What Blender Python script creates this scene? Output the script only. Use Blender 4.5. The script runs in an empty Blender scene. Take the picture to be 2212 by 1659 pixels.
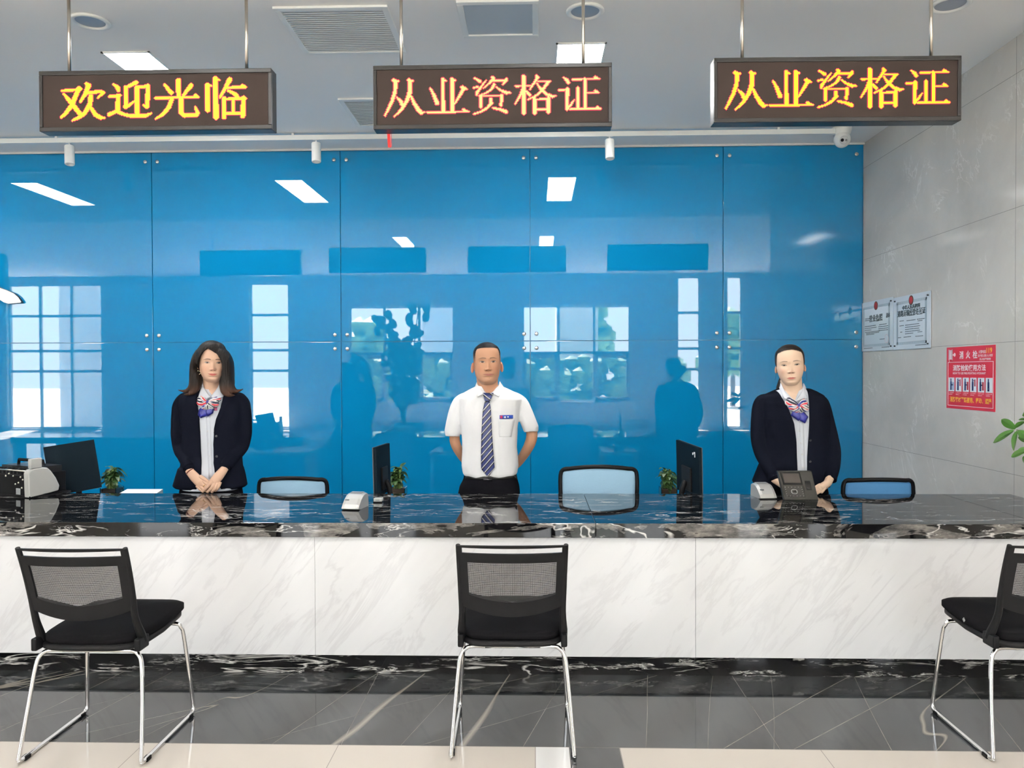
EXPOSURE = 0.06
SKY = 11.0
SUN = 370.0
LAMPE = 50.0
BLUE = (.002, .165, .36)
GLASSIOR = 1.62
import bpy, bmesh, math, random
from mathutils import Vector, Matrix, noise
from mathutils.bvhtree import BVHTree
import numpy as np
random.seed(7)
C = bpy.context.scene.collection
SC = bpy.context.scene

# ---------------------------------------------------------------- camera
FPX, CX, CY = 1700.0, 1106.0, 829.5
YAW, PITCH, ROLL = math.radians(1.62), math.radians(-0.79), 0.0032
CAM = Vector((0, 0, 1.51))
_F = Vector((-math.sin(YAW) * math.cos(PITCH), math.cos(YAW) * math.cos(PITCH), math.sin(PITCH)))
_R0 = Vector((math.cos(YAW), math.sin(YAW), 0))
_U0 = _R0.cross(_F)
_R = _R0 * math.cos(ROLL) - _U0 * math.sin(ROLL)
_U = _R0 * math.sin(ROLL) + _U0 * math.cos(ROLL)
cd = bpy.data.cameras.new('camera')
cam = bpy.data.objects.new('camera', cd)
C.objects.link(cam)
cd.sensor_fit = 'HORIZONTAL'
cd.sensor_width = 36.0
cd.lens = 36.0 * FPX / 2212.0
cd.clip_end = 300
m = Matrix.Identity(4)
for i, v in enumerate((_R, _U, -_F)):
    m[0][i], m[1][i], m[2][i] = v.x, v.y, v.z
m.translation = CAM
cam.matrix_world = m
SC.camera = cam


def ray(px, py):
    return _F + _R * ((px - CX) / FPX) - _U * ((py - CY) / FPX)


def at(px, py, Y):
    d = ray(px, py)
    return CAM + d * (Y / d.y)


def atz(px, py, z):
    d = ray(px, py)
    return CAM + d * ((z - CAM.z) / d.z)


def atx(px, py, X):
    d = ray(px, py)
    return CAM + d * ((X - CAM.x) / d.x)


# ---------------------------------------------------------------- world and exposure
SC.view_settings.view_transform = 'Standard'
SC.view_settings.look = 'None'
SC.view_settings.gamma = 1
SC.view_settings.use_curve_mapping = False
SC.view_settings.exposure = EXPOSURE
w = bpy.data.worlds.new('sky')
SC.world = w
w.use_nodes = True
bg = w.node_tree.nodes['Background']
bg.inputs[0].default_value = (0.94, 0.975, 1.0, 1)
bg.inputs[1].default_value = SKY
SC.cycles.use_denoising = True
SC.cycles.max_bounces = 10
SC.cycles.diffuse_bounces = 6
SC.cycles.glossy_bounces = 5
SC.cycles.sample_clamp_indirect = 12

# room sizes (metres)
WALLY = 7.0          # wall behind the counter
CEIL = 3.51          # lower ceiling over the counter
CEIL2 = 4.15         # hall ceiling
STEPY = 3.9
BACKY = -7.0         # window wall behind the camera
XR = 2.885           # stone wall on the right
XRE = 4.25           # where that wall ends
XL, XRR = -16.0, 9.0

# daylight through the windows of the hall: (x0, x1, z0, z1)
WINDOWS = [(-14.3, -11.7, 0.05, 3.95), (-7.65, -6.6, 0.05, 3.95), (-4.95, -2.15, 0.75, 4.05),
           (-0.3, 2.55, 0.75, 4.05), (3.8, 4.4, 0.05, 4.05), (5.1, 5.5, 0.05, 4.05), (6.3, 6.8, 0.05, 4.05)]
for i, (x0, x1, z0, z1) in enumerate(WINDOWS):
    ld = bpy.data.lights.new('daylight_portal', 'AREA')
    ld.shape = 'RECTANGLE'
    ld.size, ld.size_y = x1 - x0, z1 - z0
    ld.cycles.is_portal = True
    lo = bpy.data.objects.new('daylight_portal', ld)
    lo.location = ((x0 + x1) / 2, BACKY - 0.3, (z0 + z1) / 2)
    lo.rotation_euler = (math.radians(90), 0, 0)
    C.objects.link(lo)

# midday sun falling through the hall windows onto the floor behind the camera
sl = bpy.data.lights.new('sun', 'SUN')
sl.energy = SUN
sl.angle = math.radians(2)
sl.color = (1.0, .97, .94)
so = bpy.data.objects.new('sun', sl)
so.rotation_euler = Vector((.22, .62, -.75)).to_track_quat('-Z', 'Y').to_euler()
C.objects.link(so)

# ---------------------------------------------------------------- materials
MATS = {}


def mat(name, col, rough=0.5, metal=0.0, ior=1.5, emis=None, estr=0.0, alpha=1.0, trans=0.0, coat=0.0, sheen=0.0):
    mt = bpy.data.materials.new(name)
    mt.use_nodes = True
    b = mt.node_tree.nodes['Principled BSDF']
    b.inputs['Base Color'].default_value = (*col, 1)
    b.inputs['Roughness'].default_value = rough
    b.inputs['Metallic'].default_value = metal
    b.inputs['IOR'].default_value = ior
    b.inputs['Alpha'].default_value = alpha
    b.inputs['Transmission Weight'].default_value = trans
    b.inputs['Coat Weight'].default_value = coat
    b.inputs['Sheen Weight'].default_value = sheen
    if emis:
        b.inputs['Emission Color'].default_value = (*emis, 1)
        b.inputs['Emission Strength'].default_value = estr
    MATS[name] = mt
    return mt


class NG:
    """small helper that wires shader nodes"""

    def __init__(s, mt):
        s.t = mt.node_tree
        s.b = s.t.nodes['Principled BSDF']

    def n(s, typ, **kw):
        x = s.t.nodes.new(typ)
        for k, v in kw.items():
            if k in x.bl_rna.properties:
                setattr(x, k, v)
        return x

    def lk(s, a, b):
        s.t.links.new(a, b)

    def coord(s, scale=(1, 1, 1), rot=(0, 0, 0), loc=(0, 0, 0), generated=False):
        if generated:
            src = s.n('ShaderNodeTexCoord').outputs['Object']
        else:
            src = s.n('ShaderNodeNewGeometry').outputs['Position']
        mp = s.n('ShaderNodeMapping')
        # rotation first, then a stretch
        mp.inputs['Rotation'].default_value = rot
        s.lk(src, mp.inputs['Vector'])
        mp2 = s.n('ShaderNodeMapping')
        mp2.inputs['Scale'].default_value = scale
        mp2.inputs['Location'].default_value = loc
        s.lk(mp.outputs[0], mp2.inputs['Vector'])
        return mp2.outputs[0]

    def noise(s, vec, scale=1, detail=4, rough=.55, dist=0.0):
        x = s.n('ShaderNodeTexNoise')
        x.inputs['Scale'].default_value = scale
        x.inputs['Detail'].default_value = detail
        x.inputs['Roughness'].default_value = rough
        x.inputs['Distortion'].default_value = dist
        s.lk(vec, x.inputs['Vector'])
        return x.outputs['Fac']

    def math(s, op, a, b=None, c=None):
        x = s.n('ShaderNodeMath')
        x.operation = op
        for i, v in enumerate((a, b, c)):
            if v is None:
                continue
            if isinstance(v, (int, float)):
                x.inputs[i].default_value = v
            else:
                s.lk(v, x.inputs[i])
        return x.outputs[0]

    def ramp(s, fac, stops, interp='LINEAR'):
        x = s.n('ShaderNodeValToRGB')
        x.color_ramp.interpolation = interp
        els = x.color_ramp.elements
        while len(els) < len(stops):
            els.new(0.5)
        for e, (p, c) in zip(els, stops):
            e.position = p
            e.color = (*c, 1) if len(c) == 3 else c
        s.lk(fac, x.inputs[0])
        return x.outputs[0]

    def mix(s, fac, a, b):
        x = s.n('ShaderNodeMix')
        x.data_type = 'RGBA'
        if isinstance(fac, (int, float)):
            x.inputs[0].default_value = fac
        else:
            s.lk(fac, x.inputs[0])
        for i, v in ((6, a), (7, b)):
            if isinstance(v, tuple):
                x.inputs[i].default_value = (*v, 1)
            else:
                s.lk(v, x.inputs[i])
        return x.outputs[2]

    def line(s, fac, w):
        """1 near fac = 0.5, falling to 0 at distance w"""
        d = s.math('ABSOLUTE', s.math('SUBTRACT', fac, 0.5))
        return s.math('SUBTRACT', 1.0, s.math('MINIMUM', s.math('DIVIDE', d, w), 1.0))

    def base(s, sock):
        s.lk(sock, s.b.inputs['Base Color'])

    def bump(s, h, strength=.2, dist=.01):
        x = s.n('ShaderNodeBump')
        x.inputs['Strength'].default_value = strength
        x.inputs['Distance'].default_value = dist
        s.lk(h, x.inputs['Height'])
        s.lk(x.outputs[0], s.b.inputs['Normal'])


def marble_white():
    mt = mat('white marble', (.74, .74, .755), .12)
    g = NG(mt)
    v = g.coord((0.8, 1, 4.2), (0, math.radians(50), 0))
    n1 = g.noise(v, 1.3, 6, .6, .6)
    veins = g.math('MULTIPLY', g.line(n1, .035), g.noise(g.coord((1, 1, 1)), 1.5, 2))
    v2 = g.coord((0.5, 1, 5), (0, math.radians(52), 0), (3, 1, 7))
    cloud = g.ramp(g.noise(v2, 1.0, 5, .6, .3), [(.42, (0, 0, 0)), (.75, (1, 1, 1))])
    c = g.mix(g.math('MULTIPLY', cloud, .35), (.76, .76, .775), (.63, .63, .65))
    c = g.mix(g.math('MULTIPLY', veins, .6), c, (.52, .51, .53))
    g.base(c)
    return mt


def marble_black(name, sc=(0.9, 1.0, 9), w=.018, amount=1.0, patch=0.0, ior=1.6):
    mt = mat(name, (.006, .006, .007), .03, ior=ior)
    g = NG(mt)
    v = g.coord(sc)
    n1 = g.noise(v, 2.0, 4, .55, .8)
    mask = g.ramp(g.noise(g.coord(tuple(q * .55 for q in sc), loc=(5, 2, 1)), 2.2, 3), [(.47, (0, 0, 0)), (.57, (1, 1, 1))])
    l1 = g.math('MULTIPLY', g.line(n1, w), mask)
    n2 = g.noise(g.coord(tuple(q * 1.7 for q in sc), loc=(2, 4, 9)), 3.0, 4, .6, .5)
    m2_ = g.ramp(g.noise(g.coord(tuple(q * 1.1 for q in sc), loc=(1, 7, 3)), 2.6, 3), [(.52, (0, 0, 0)), (.62, (1, 1, 1))])
    l2 = g.math('MULTIPLY', g.math('MULTIPLY', g.line(n2, w * .9), m2_), .9)
    l = g.math('MINIMUM', g.math('ADD', l1, l2), 1.0)
    l = g.math('MULTIPLY', l, amount)
    c = (.006, .006, .007)
    if patch:
        pn = g.noise(g.coord((1.1, 1, 4.5), loc=(8, 3, 2)), 1.9, 5, .62, .7)
        pm = g.ramp(pn, [(.52, (0, 0, 0)), (.53, (1, 1, 1))])
        inner = g.noise(g.coord((3, 1, 9)), 4, 8, .7)
        pc = g.ramp(inner, [(.35, (.03, .03, .032)), (.5, (.12, .115, .11)), (.68, (.27, .25, .23))])
        c = g.mix(g.math('MULTIPLY', pm, patch), c, pc)
    g.base(g.mix(l, c, (.62, .60, .58)))
    return mt


def floor_grey():
    mt = mat('grey marble floor', (.04, .043, .047), .06, ior=1.72)
    g = NG(mt)
    v = g.coord((.55, 3.2, 1), (0, 0, math.radians(-62)))
    cl = g.ramp(g.noise(v, 1.6, 6, .6, .4), [(.38, (.008, .009, .011)), (.66, (.052, .058, .064))])
    l = g.line(g.noise(g.coord((.16, 1.6, 1), (0, 0, math.radians(-38)), (1, 2, 0)), 1.3, 1, .4), .0018)
    l2 = g.line(g.noise(g.coord((.12, 1.3, 1), (0, 0, math.radians(-75)), (4, 7, 0)), 1.6, 1, .4), .0014)
    l = g.math('MINIMUM', g.math('ADD', l, l2), 1)
    g.base(g.mix(g.math('MULTIPLY', l, .6), cl, (.42, .38, .32)))
    return mt


def wall_stone():
    mt = mat('grey stone wall tile', (.36, .34, .31), .09, ior=1.5)
    g = NG(mt)
    cl = g.ramp(g.noise(g.coord((1, .8, .8), loc=(3, 1, 0)), .9, 7, .62, .5),
                [(.3, (.47, .445, .405)), (.5, (.56, .53, .485)), (.75, (.67, .635, .58))])
    n1 = g.noise(g.coord((1, 1.3, .7), (math.radians(22), 0, 0)), 1.4, 6, .65, 1.2)
    m_ = g.ramp(g.noise(g.coord((2, 2, 2), loc=(4, 4, 4)), 1.6, 2), [(.5, (0, 0, 0)), (.68, (1, 1, 1))])
    l = g.math('MULTIPLY', g.line(n1, .012), m_)
    g.base(g.mix(g.math('MULTIPLY', l, .55), cl, (.85, .82, .78)))
    return mt


def blue_glass():
    mt = mat('blue back-painted glass', BLUE, .015, ior=GLASSIOR)
    g = NG(mt)
    g.bump(g.noise(g.coord((1, 1, 1)), 1.6, 1, .3), .010, .02)
    return mt


def attr_mat(name, rough=.5, sheen=0.0, ior=1.45, sss=0.0):
    mt = mat(name, (1, 1, 1), rough, ior=ior, sheen=sheen)
    g = NG(mt)
    a = g.n('ShaderNodeAttribute')
    a.attribute_name = 'col'
    g.base(a.outputs['Color'])
    if sss:
        g.b.inputs['Subsurface Weight'].default_value = sss
        g.b.inputs['Subsurface Radius'].default_value = (.01, .004, .002)
        g.b.inputs['Subsurface Scale'].default_value = .6
    return mt


WHITE = mat('white painted metal', (.86, .86, .84), .4)
CEILW = mat('matt white ceiling paint', (.90, .89, .88), .8)
WALLW = mat('white wall paint', (.82, .82, .81), .8)
GREYP = mat('grey access panel paint', (.50, .55, .60), .5)
BLACKP = mat('black plastic', (.006, .006, .007), .42, ior=1.22)
BLACKM = mat('black moulded plastic', (.010, .010, .011), .5, ior=1.2)
BLACKF = mat('black seat fabric', (.005, .005, .006), .9, ior=1.15)
CHROME = mat('chrome', (.82, .82, .83), .07, 1.0)
STEEL = mat('brushed steel rod', (.62, .57, .50), .3, 1.0)
SCREW = mat('polished screw cap', (.75, .74, .72), .15, 1.0)
FRAMEM = mat('dark sign housing', (.018, .017, .017), .3, ior=1.4)
DISPLAY = mat('unlit led matrix', (.030, .021, .018), .6, ior=1.2)
LEDY = mat('lit yellow led', (.1, .08, 0), .5, emis=(1.0, .78, .0), estr=2.2)
LEDO = mat('lit orange led', (.1, .05, .02), .5, emis=(1.0, .62, .16), estr=1.5)
GLOWR = mat('red letter glow', (.1, 0, .01), .5, emis=(1.0, .015, .06), estr=1.3)  # glow around the letters, put in as red emission
LAMP = mat('lit lamp diffuser', (.9, .9, .9), .5, emis=(1, .99, .97), estr=LAMPE)
WM = marble_white()
BM = marble_black('black marble slab front', (.9, 1, 3.6), .016, 1.0, .95, ior=1.5)
BT = marble_black('black marble countertop', (1.3, 4.2, 1), .024, .75, 0, ior=1.55)
BK = marble_black('black marble plinth', (1.1, 1, 9), .030, 1.0, .0, ior=1.4)
FG = floor_grey()
STONE = wall_stone()
BLUEG = blue_glass()
FLOORB = mat('beige floor tile', (.49, .45, .40), .07, ior=1.55)
FLOORW = mat('white floor tile', (.66, .66, .66), .07, ior=1.55)
GROUT = mat('dark joint', (.16, .15, .14), .8)
SKIN = attr_mat('skin', .5, ior=1.4)
HAIR = attr_mat('hair', .45, ior=1.22)
g = NG(HAIR)
g.bump(g.noise(g.coord((420, 200, 14)), 1, 2), .5, .003)
CLOTHA = attr_mat('printed silk', .45)
JACKET = mat('dark navy suit cloth', (.005, .006, .011), .9, ior=1.08)
TROUSER = mat('black trouser cloth', (.005, .005, .007), .9, ior=1.12)
SHIRTB = mat('pale blue shirt cotton', (.66, .69, .76), .8)
SHIRTW = mat('white shirt cotton', (.80, .80, .82), .8)
SHOE = mat('black leather', (.006, .006, .006), .35, ior=1.35)
SILKB = mat('royal blue silk', (.016, .02, .20), .35)
PAPER = mat('white paper', (.8, .8, .8), .7)
GLASS = mat('clear glass', (1, 1, 1), .02, ior=1.45, trans=1.0)
LEAF = mat('green leaf', (.045, .14, .022), .35)
LEAFD = mat('dark green leaf', (.03, .075, .018), .4)
STALK = mat('pale green stalk', (.16, .24, .06), .4)
SOIL = mat('brown soil', (.05, .032, .022), .9)
SILVER = mat('silver plastic', (.50, .50, .49), .3, .35)
OFFW = mat('off-white plastic', (.50, .50, .48), .45)
SCREEN = mat('dark glass screen', (.02, .017, .016), .1)
TERM = mat('dark grey terminal plastic', (.028, .028, .025), .42, ior=1.3)
MONB = mat('dark blue-grey monitor shell', (.004, .009, .014), .6, ior=1.12)
MONE = mat('grey monitor bezel', (.05, .055, .06), .4)
RED = mat('poster red', (.62, .025, .05), .4)
REDR = mat('red ribbon', (.7, .02, .02), .6)
YEL = mat('poster yellow', (.85, .50, .04), .4)
CERT = mat('pale blue certificate paper', (.56, .64, .69), .25)
INK = mat('dark print', (.06, .08, .09), .5)
INKG = mat('grey print', (.33, .40, .45), .5)
ALU = mat('white window frame', (.20, .21, .22), .4)
GOLD = mat('gold', (.8, .55, .15), .25, 1.0)

# ---------------------------------------------------------------- mesh helpers


def obj(name, verts, faces, material, parent=None, smooth=False, cols=None, mods=(), loc=None, bevel=0, mats=None, fmat=None):
    me = bpy.data.meshes.new(name)
    me.from_pydata([tuple(v) for v in verts], [], faces)
    me.update()
    if mats:
        for q in mats:
            me.materials.append(q)
        if fmat:
            me.polygons.foreach_set('material_index', fmat)
    elif material:
        me.materials.append(material)
    if smooth:
        me.polygons.foreach_set('use_smooth', [True] * len(me.polygons))
    if cols is not None:
        a = me.color_attributes.new('col', 'FLOAT_COLOR', 'POINT')
        arr = np.ones((len(verts), 4), dtype=np.float32)
        arr[:, :3] = np.asarray(cols, dtype=np.float32)[:, :3]
        a.data.foreach_set('color', arr.ravel())
    o = bpy.data.objects.new(name, me)
    C.objects.link(o)
    if parent is not None:
        o.parent = parent
        # part geometry is written in world axes around the thing's base
        if loc is None:
            off = parent_world(parent)
            if off.length > 0:
                me.transform(Matrix.Translation(-off))
    if loc is not None:
        o.location = loc
    if bevel:
        bv = o.modifiers.new('bevel', 'BEVEL')
        bv.width = bevel
        bv.segments = 2
        bv.limit_method = 'ANGLE'
    return o


def parent_world(p):
    v = Vector((0, 0, 0))
    while p is not None:
        v += p.location
        p = p.parent
    return v


def thing(name, label, cat, loc=(0, 0, 0), group=None):
    o = bpy.data.objects.new(name, None)
    o.empty_display_size = .1
    C.objects.link(o)
    o.location = loc
    tag(o, label, cat, group)
    return o


def tag(o, label, cat, group=None):
    o['label'] = label
    o['category'] = cat
    if group:
        o['group'] = group
    return o


def struct(o):
    o['kind'] = 'structure'
    return o


class MB:
    """collects shapes into one mesh"""

    def __init__(s):
        s.v, s.f, s.c, s.m = [], [], [], []

    def add(s, vs, fs, col=None, mi=0):
        k = len(s.v)
        s.v += [Vector(v) for v in vs]
        s.f += [tuple(i + k for i in f) for f in fs]
        s.m += [mi] * len(fs)
        if col is not None:
            if len(col) == len(vs) and hasattr(col[0], '__len__'):
                s.c += [tuple(q) for q in col]
            else:
                s.c += [tuple(col)] * len(vs)
        return s

    def box(s, a, b, col=None, mi=0, rz=0, piv=None):
        x0, y0, z0 = a
        x1, y1, z1 = b
        vs = [Vector(p) for p in ((x0, y0, z0), (x1, y0, z0), (x1, y1, z0), (x0, y1, z0),
                                  (x0, y0, z1), (x1, y0, z1), (x1, y1, z1), (x0, y1, z1))]
        if rz:
            pv = Vector(piv) if piv else Vector(((x0 + x1) / 2, (y0 + y1) / 2, 0))
            R = Matrix.Rotation(rz, 3, 'Z')
            vs = [R @ (v - pv) + pv for v in vs]
        return s.add(vs, [(0, 3, 2, 1), (4, 5, 6, 7), (0, 1, 5, 4), (1, 2, 6, 5), (2, 3, 7, 6), (3, 0, 4, 7)], col, mi)

    def hexa(s, p, mi=0, col=None):
        return s.add(p, [(0, 3, 2, 1), (4, 5, 6, 7), (0, 1, 5, 4), (1, 2, 6, 5), (2, 3, 7, 6), (3, 0, 4, 7)], col, mi)

    def tube(s, pts, r, n=12, cap=True, col=None, mi=0, sm=0, flat=None):
        """pts with radius r (number or list); flat = (axis vector, factor) squashes the section"""
        P = [Vector(p) for p in pts]
        rr = list(r) if hasattr(r, '__len__') else [r] * len(P)
        if sm:
            P, rr = smooth_path(P, rr, sm)
        vs, fs = [], []
        T0 = (P[1] - P[0]).normalized()
        up = Vector((0, 0, 1)) if abs(T0.z) < .9 else Vector((0, 1, 0))
        N = (up - T0 * up.dot(T0)).normalized()
        for i, p in enumerate(P):
            if i == 0:
                T = (P[1] - P[0])
            elif i == len(P) - 1:
                T = (P[-1] - P[-2])
            else:
                T = (P[i + 1] - P[i - 1])
            T.normalize()
            N = (N - T * N.dot(T)).normalized()
            B = T.cross(N)
            for k in range(n):
                a = 2 * math.pi * k / n
                o = (N * math.cos(a) + B * math.sin(a)) * rr[i]
                if flat:
                    ax = Vector(flat[0]).normalized()
                    o = o - ax * (o.dot(ax) * (1 - flat[1]))
                vs.append(p + o)
        for i in range(len(P) - 1):
            for k in range(n):
                k2 = (k + 1) % n
                fs.append((i * n + k, i * n + k2, (i + 1) * n + k2, (i + 1) * n + k))
        if cap:
            fs.append(tuple(range(n - 1, -1, -1)))
            fs.append(tuple((len(P) - 1) * n + k for k in range(n)))
        return s.add(vs, fs, col, mi)

    def ball(s, c, r, col=None, n=14, mi=0, rot=None):
        c = Vector(c)
        rx, ry, rz = r if hasattr(r, '__len__') else (r, r, r)
        vs, fs = [c * 0 + Vector((0, 0, rz))], []
        m2 = n // 2
        for i in range(1, m2):
            th = math.pi * i / m2
            for k in range(n):
                a = 2 * math.pi * k / n
                vs.append(Vector((rx * math.sin(th) * math.cos(a), ry * math.sin(th) * math.sin(a), rz * math.cos(th))))
        vs.append(Vector((0, 0, -rz)))
        if rot is not None:
            vs = [rot @ v for v in vs]
        vs = [v + c for v in vs]
        for k in range(n):
            fs.append((0, 1 + k, 1 + (k + 1) % n))
        for i in range(m2 - 2):
            for k in range(n):
                a, b = 1 + i * n + k, 1 + i * n + (k + 1) % n
                fs.append((a, a + n, b + n, b))
        L = len(vs) - 1
        for k in range(n):
            a, b = 1 + (m2 - 2) * n + k, 1 + (m2 - 2) * n + (k + 1) % n
            fs.append((a, L, b))
        return s.add(vs, fs, col, mi)

    def rings(s, rows, cap=True, col=None, mi=0):
        n = len(rows[0])
        vs = [p for r in rows for p in r]
        fs = []
        for i in range(len(rows) - 1):
            for k in range(n):
                k2 = (k + 1) % n
                fs.append((i * n + k, i * n + k2, (i + 1) * n + k2, (i + 1) * n + k))
        if cap:
            fs.append(tuple(range(n - 1, -1, -1)))
            fs.append(tuple((len(rows) - 1) * n + k for k in range(n)))
        return s.add(vs, fs, col, mi)

    def grid(s, rows, col=None, mi=0):
        n = len(rows[0])
        vs = [p for r in rows for p in r]
        fs = [(i * n + k, i * n + k + 1, (i + 1) * n + k + 1, (i + 1) * n + k)
              for i in range(len(rows) - 1) for k in range(n - 1)]
        return s.add(vs, fs, col, mi)

    def prism(s, poly, vec, mi=0, col=None):
        n = len(poly)
        a = [Vector(p) for p in poly]
        vec = Vector(vec)
        b = [p + vec for p in a]
        fs = [tuple(range(n)), tuple(range(2 * n - 1, n - 1, -1))]
        fs += [(i, i + n, (i + 1) % n + n, (i + 1) % n) for i in range(n)]
        return s.add(a + b, fs, col, mi)

    def lathe(s, prof, c, axis=(0, 0, 1), n=24, col=None, mi=0, cap=True):
        """prof: list of (radius, height) around axis from point c"""
        q = Vector((0, 0, 1)).rotation_difference(Vector(axis)).to_matrix()
        c = Vector(c)
        rows = []
        for r, h in prof:
            rows.append([c + q @ Vector((r * math.cos(2 * math.pi * k / n), r * math.sin(2 * math.pi * k / n), h)) for k in range(n)])
        return s.rings(rows, cap, col, mi)

    def build(s, name, material, parent=None, smooth=False, bevel=0, mats=None, loc=None):
        return obj(name, s.v, s.f, material, parent, smooth, s.c if s.c else None, bevel=bevel,
                   mats=mats, fmat=s.m if mats else None, loc=loc)


def smooth_path(P, R, k):
    """Catmull-Rom resampling with k steps per span"""
    out, rr = [], []
    n = len(P)
    for i in range(n - 1):
        p0, p1, p2, p3 = P[max(i - 1, 0)], P[i], P[i + 1], P[min(i + 2, n - 1)]
        for j in range(k):
            t = j / k
            out.append(.5 * ((2 * p1) + (p2 - p0) * t + (2 * p0 - 5 * p1 + 4 * p2 - p3) * t * t + (3 * p1 - p0 - 3 * p2 + p3) * t ** 3))
            rr.append(R[i] * (1 - t) + R[i + 1] * t)
    out.append(P[-1])
    rr.append(R[-1])
    return out, rr


def fuse(mb, voxel, sm=4, cut=None):
    """merge overlapping shapes into one closed surface; cut = list of closed MB volumes to carve away"""
    me = bpy.data.meshes.new('tmp')
    me.from_pydata([tuple(v) for v in mb.v], [], mb.f)
    o = bpy.data.objects.new('tmp', me)
    C.objects.link(o)
    r = o.modifiers.new('r', 'REMESH')
    r.mode = 'VOXEL'
    r.voxel_size = voxel
    if sm:
        q = o.modifiers.new('s', 'SMOOTH')
        q.factor = .5
        q.iterations = sm
    tmp = []
    for cm in (cut or []):
        m2 = bpy.data.meshes.new('tmpc')
        m2.from_pydata([tuple(v) for v in cm.v], [], cm.f)
        o2 = bpy.data.objects.new('tmpc', m2)
        C.objects.link(o2)
        tmp.append(o2)
        b = o.modifiers.new('b', 'BOOLEAN')
        b.operation = 'DIFFERENCE'
        b.object = o2
        b.solver = 'EXACT'
    dg = bpy.context.evaluated_depsgraph_get()
    dg.update()
    e = o.evaluated_get(dg)
    me2 = e.to_mesh()
    vs = [v.co.copy() for v in me2.vertices]
    fs = [tuple(p.vertices) for p in me2.polygons]
    e.to_mesh_clear()
    for q in [o] + tmp:
        d = q.data
        bpy.data.objects.remove(q)
        bpy.data.meshes.remove(d)
    return vs, fs


def wrinkle(vs, amp, sc, seed=0, stretch=(1, 1, 1)):
    off = Vector((seed * 3.1, seed * 1.7, seed * 2.3))
    out = []
    for v in vs:
        p = Vector((v.x * stretch[0], v.y * stretch[1], v.z * stretch[2])) * sc + off
        n = noise.noise(p) + .5 * noise.noise(p * 2.1)
        out.append(v + Vector((n * .3, n, 0)) * amp)
    return out


def lerp_rows(rows, x):
    """linear/smooth table lookup: rows sorted by first value"""
    if x <= rows[0][0]:
        return rows[0][1:]
    for a, b in zip(rows, rows[1:]):
        if x <= b[0]:
            t = (x - a[0]) / (b[0] - a[0])
            return tuple(p + (q - p) * t for p, q in zip(a[1:], b[1:]))
    return rows[-1][1:]


def text_mesh(body, size, frame, material_index=0, bold=0.0, sx=1.0, mb=None, align='CENTER', ext=.0006):
    """flat lettering as mesh: frame = (origin, right, up, normal)"""
    cu = bpy.data.curves.new('t', 'FONT')
    cu.body = body
    cu.size = size
    cu.align_x = align
    cu.align_y = 'CENTER'
    cu.offset = bold
    cu.resolution_u = 2
    cu.extrude = ext
    o = bpy.data.objects.new('t', cu)
    C.objects.link(o)
    dg = bpy.context.evaluated_depsgraph_get()
    dg.update()
    e = o.evaluated_get(dg)
    me = e.to_mesh()
    O, R_, U_, N_ = frame
    vs = [O + R_ * (v.co.x * sx) + U_ * v.co.y + N_ * (v.co.z + ext) for v in me.vertices]
    fs = [tuple(p.vertices) for p in me.polygons]
    e.to_mesh_clear()
    bpy.data.objects.remove(o)
    bpy.data.curves.remove(cu)
    mb.add(vs, fs, None, material_index)
    return mb


def copy_tree(o, loc=None, parent=None):
    c = o.copy()
    C.objects.link(c)
    if parent is not None:
        c.parent = parent
    if loc is not None:
        c.location = loc
    for ch in list(o.children):
        copy_tree(ch, None, c)
    return c
# ================================================================ the room shell
def quadobj(name, pts, material, flip=False):
    return struct(obj(name, pts, [(3, 2, 1, 0) if flip else (0, 1, 2, 3)], material))


GF0, GF1 = 3.16, 3.96      # grey marble border in front of the counter
f = MB()
f.box((XL, BACKY, -.1), (XRR, GF0, 0))
f.box((XL, GF1, -.1), (XRR, WALLY + .2, 0))
floor = struct(f.build('floor', FLOORB))
gb = MB().box((XL, GF0, -.1), (XRR, GF1, 0)).build('border_band', FG, floor)
gb['label'] = 'glossy grey marble floor band with thin gold veins'
j = MB()
j.box((XL, GF0 - .0015, -.02), (XRR, GF0 + .0015, .0004))
for x in [0.0 - .8 * k for k in range(0, 15)] + [.34 + .8 * k for k in range(0, 9)]:
    j.box((x - .001, BACKY, -.02), (x + .001, GF0 - .0015, .0003))
for k in range(1, 13):
    j.box((XL, GF0 - .8 * k - .001, -.02), (XRR, GF0 - .8 * k + .001, .0003))
for x in (-2.76, -.79, 0.98, 2.7):
    j.box((x - .0012, GF0 + .0015, -.02), (x + .0012, GF1, .0004))
j.build('tile_joint', GROUT, floor)
MB().box((0.002, BACKY, -.05), (.135, GF0 - .0015, .0002)).build('white_inlay', FLOORW, floor)
MB().box((0.136, BACKY, -.05), (.338, GF0 - .0015, .0002)).build('grey_inlay', FG, floor)

# ceiling: low part over the counter, higher hall part
cb = MB()
cb.box((XL, STEPY, CEIL), (XRR, WALLY + .2, CEIL + .2))
cb.box((XL, STEPY - .12, CEIL), (XRR, STEPY - .001, CEIL2 - .001))
cb.box((XL, BACKY, CEIL2), (XRR, STEPY, CEIL2 + .2))
ceiling = struct(cb.build('ceiling', CEILW))

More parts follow.
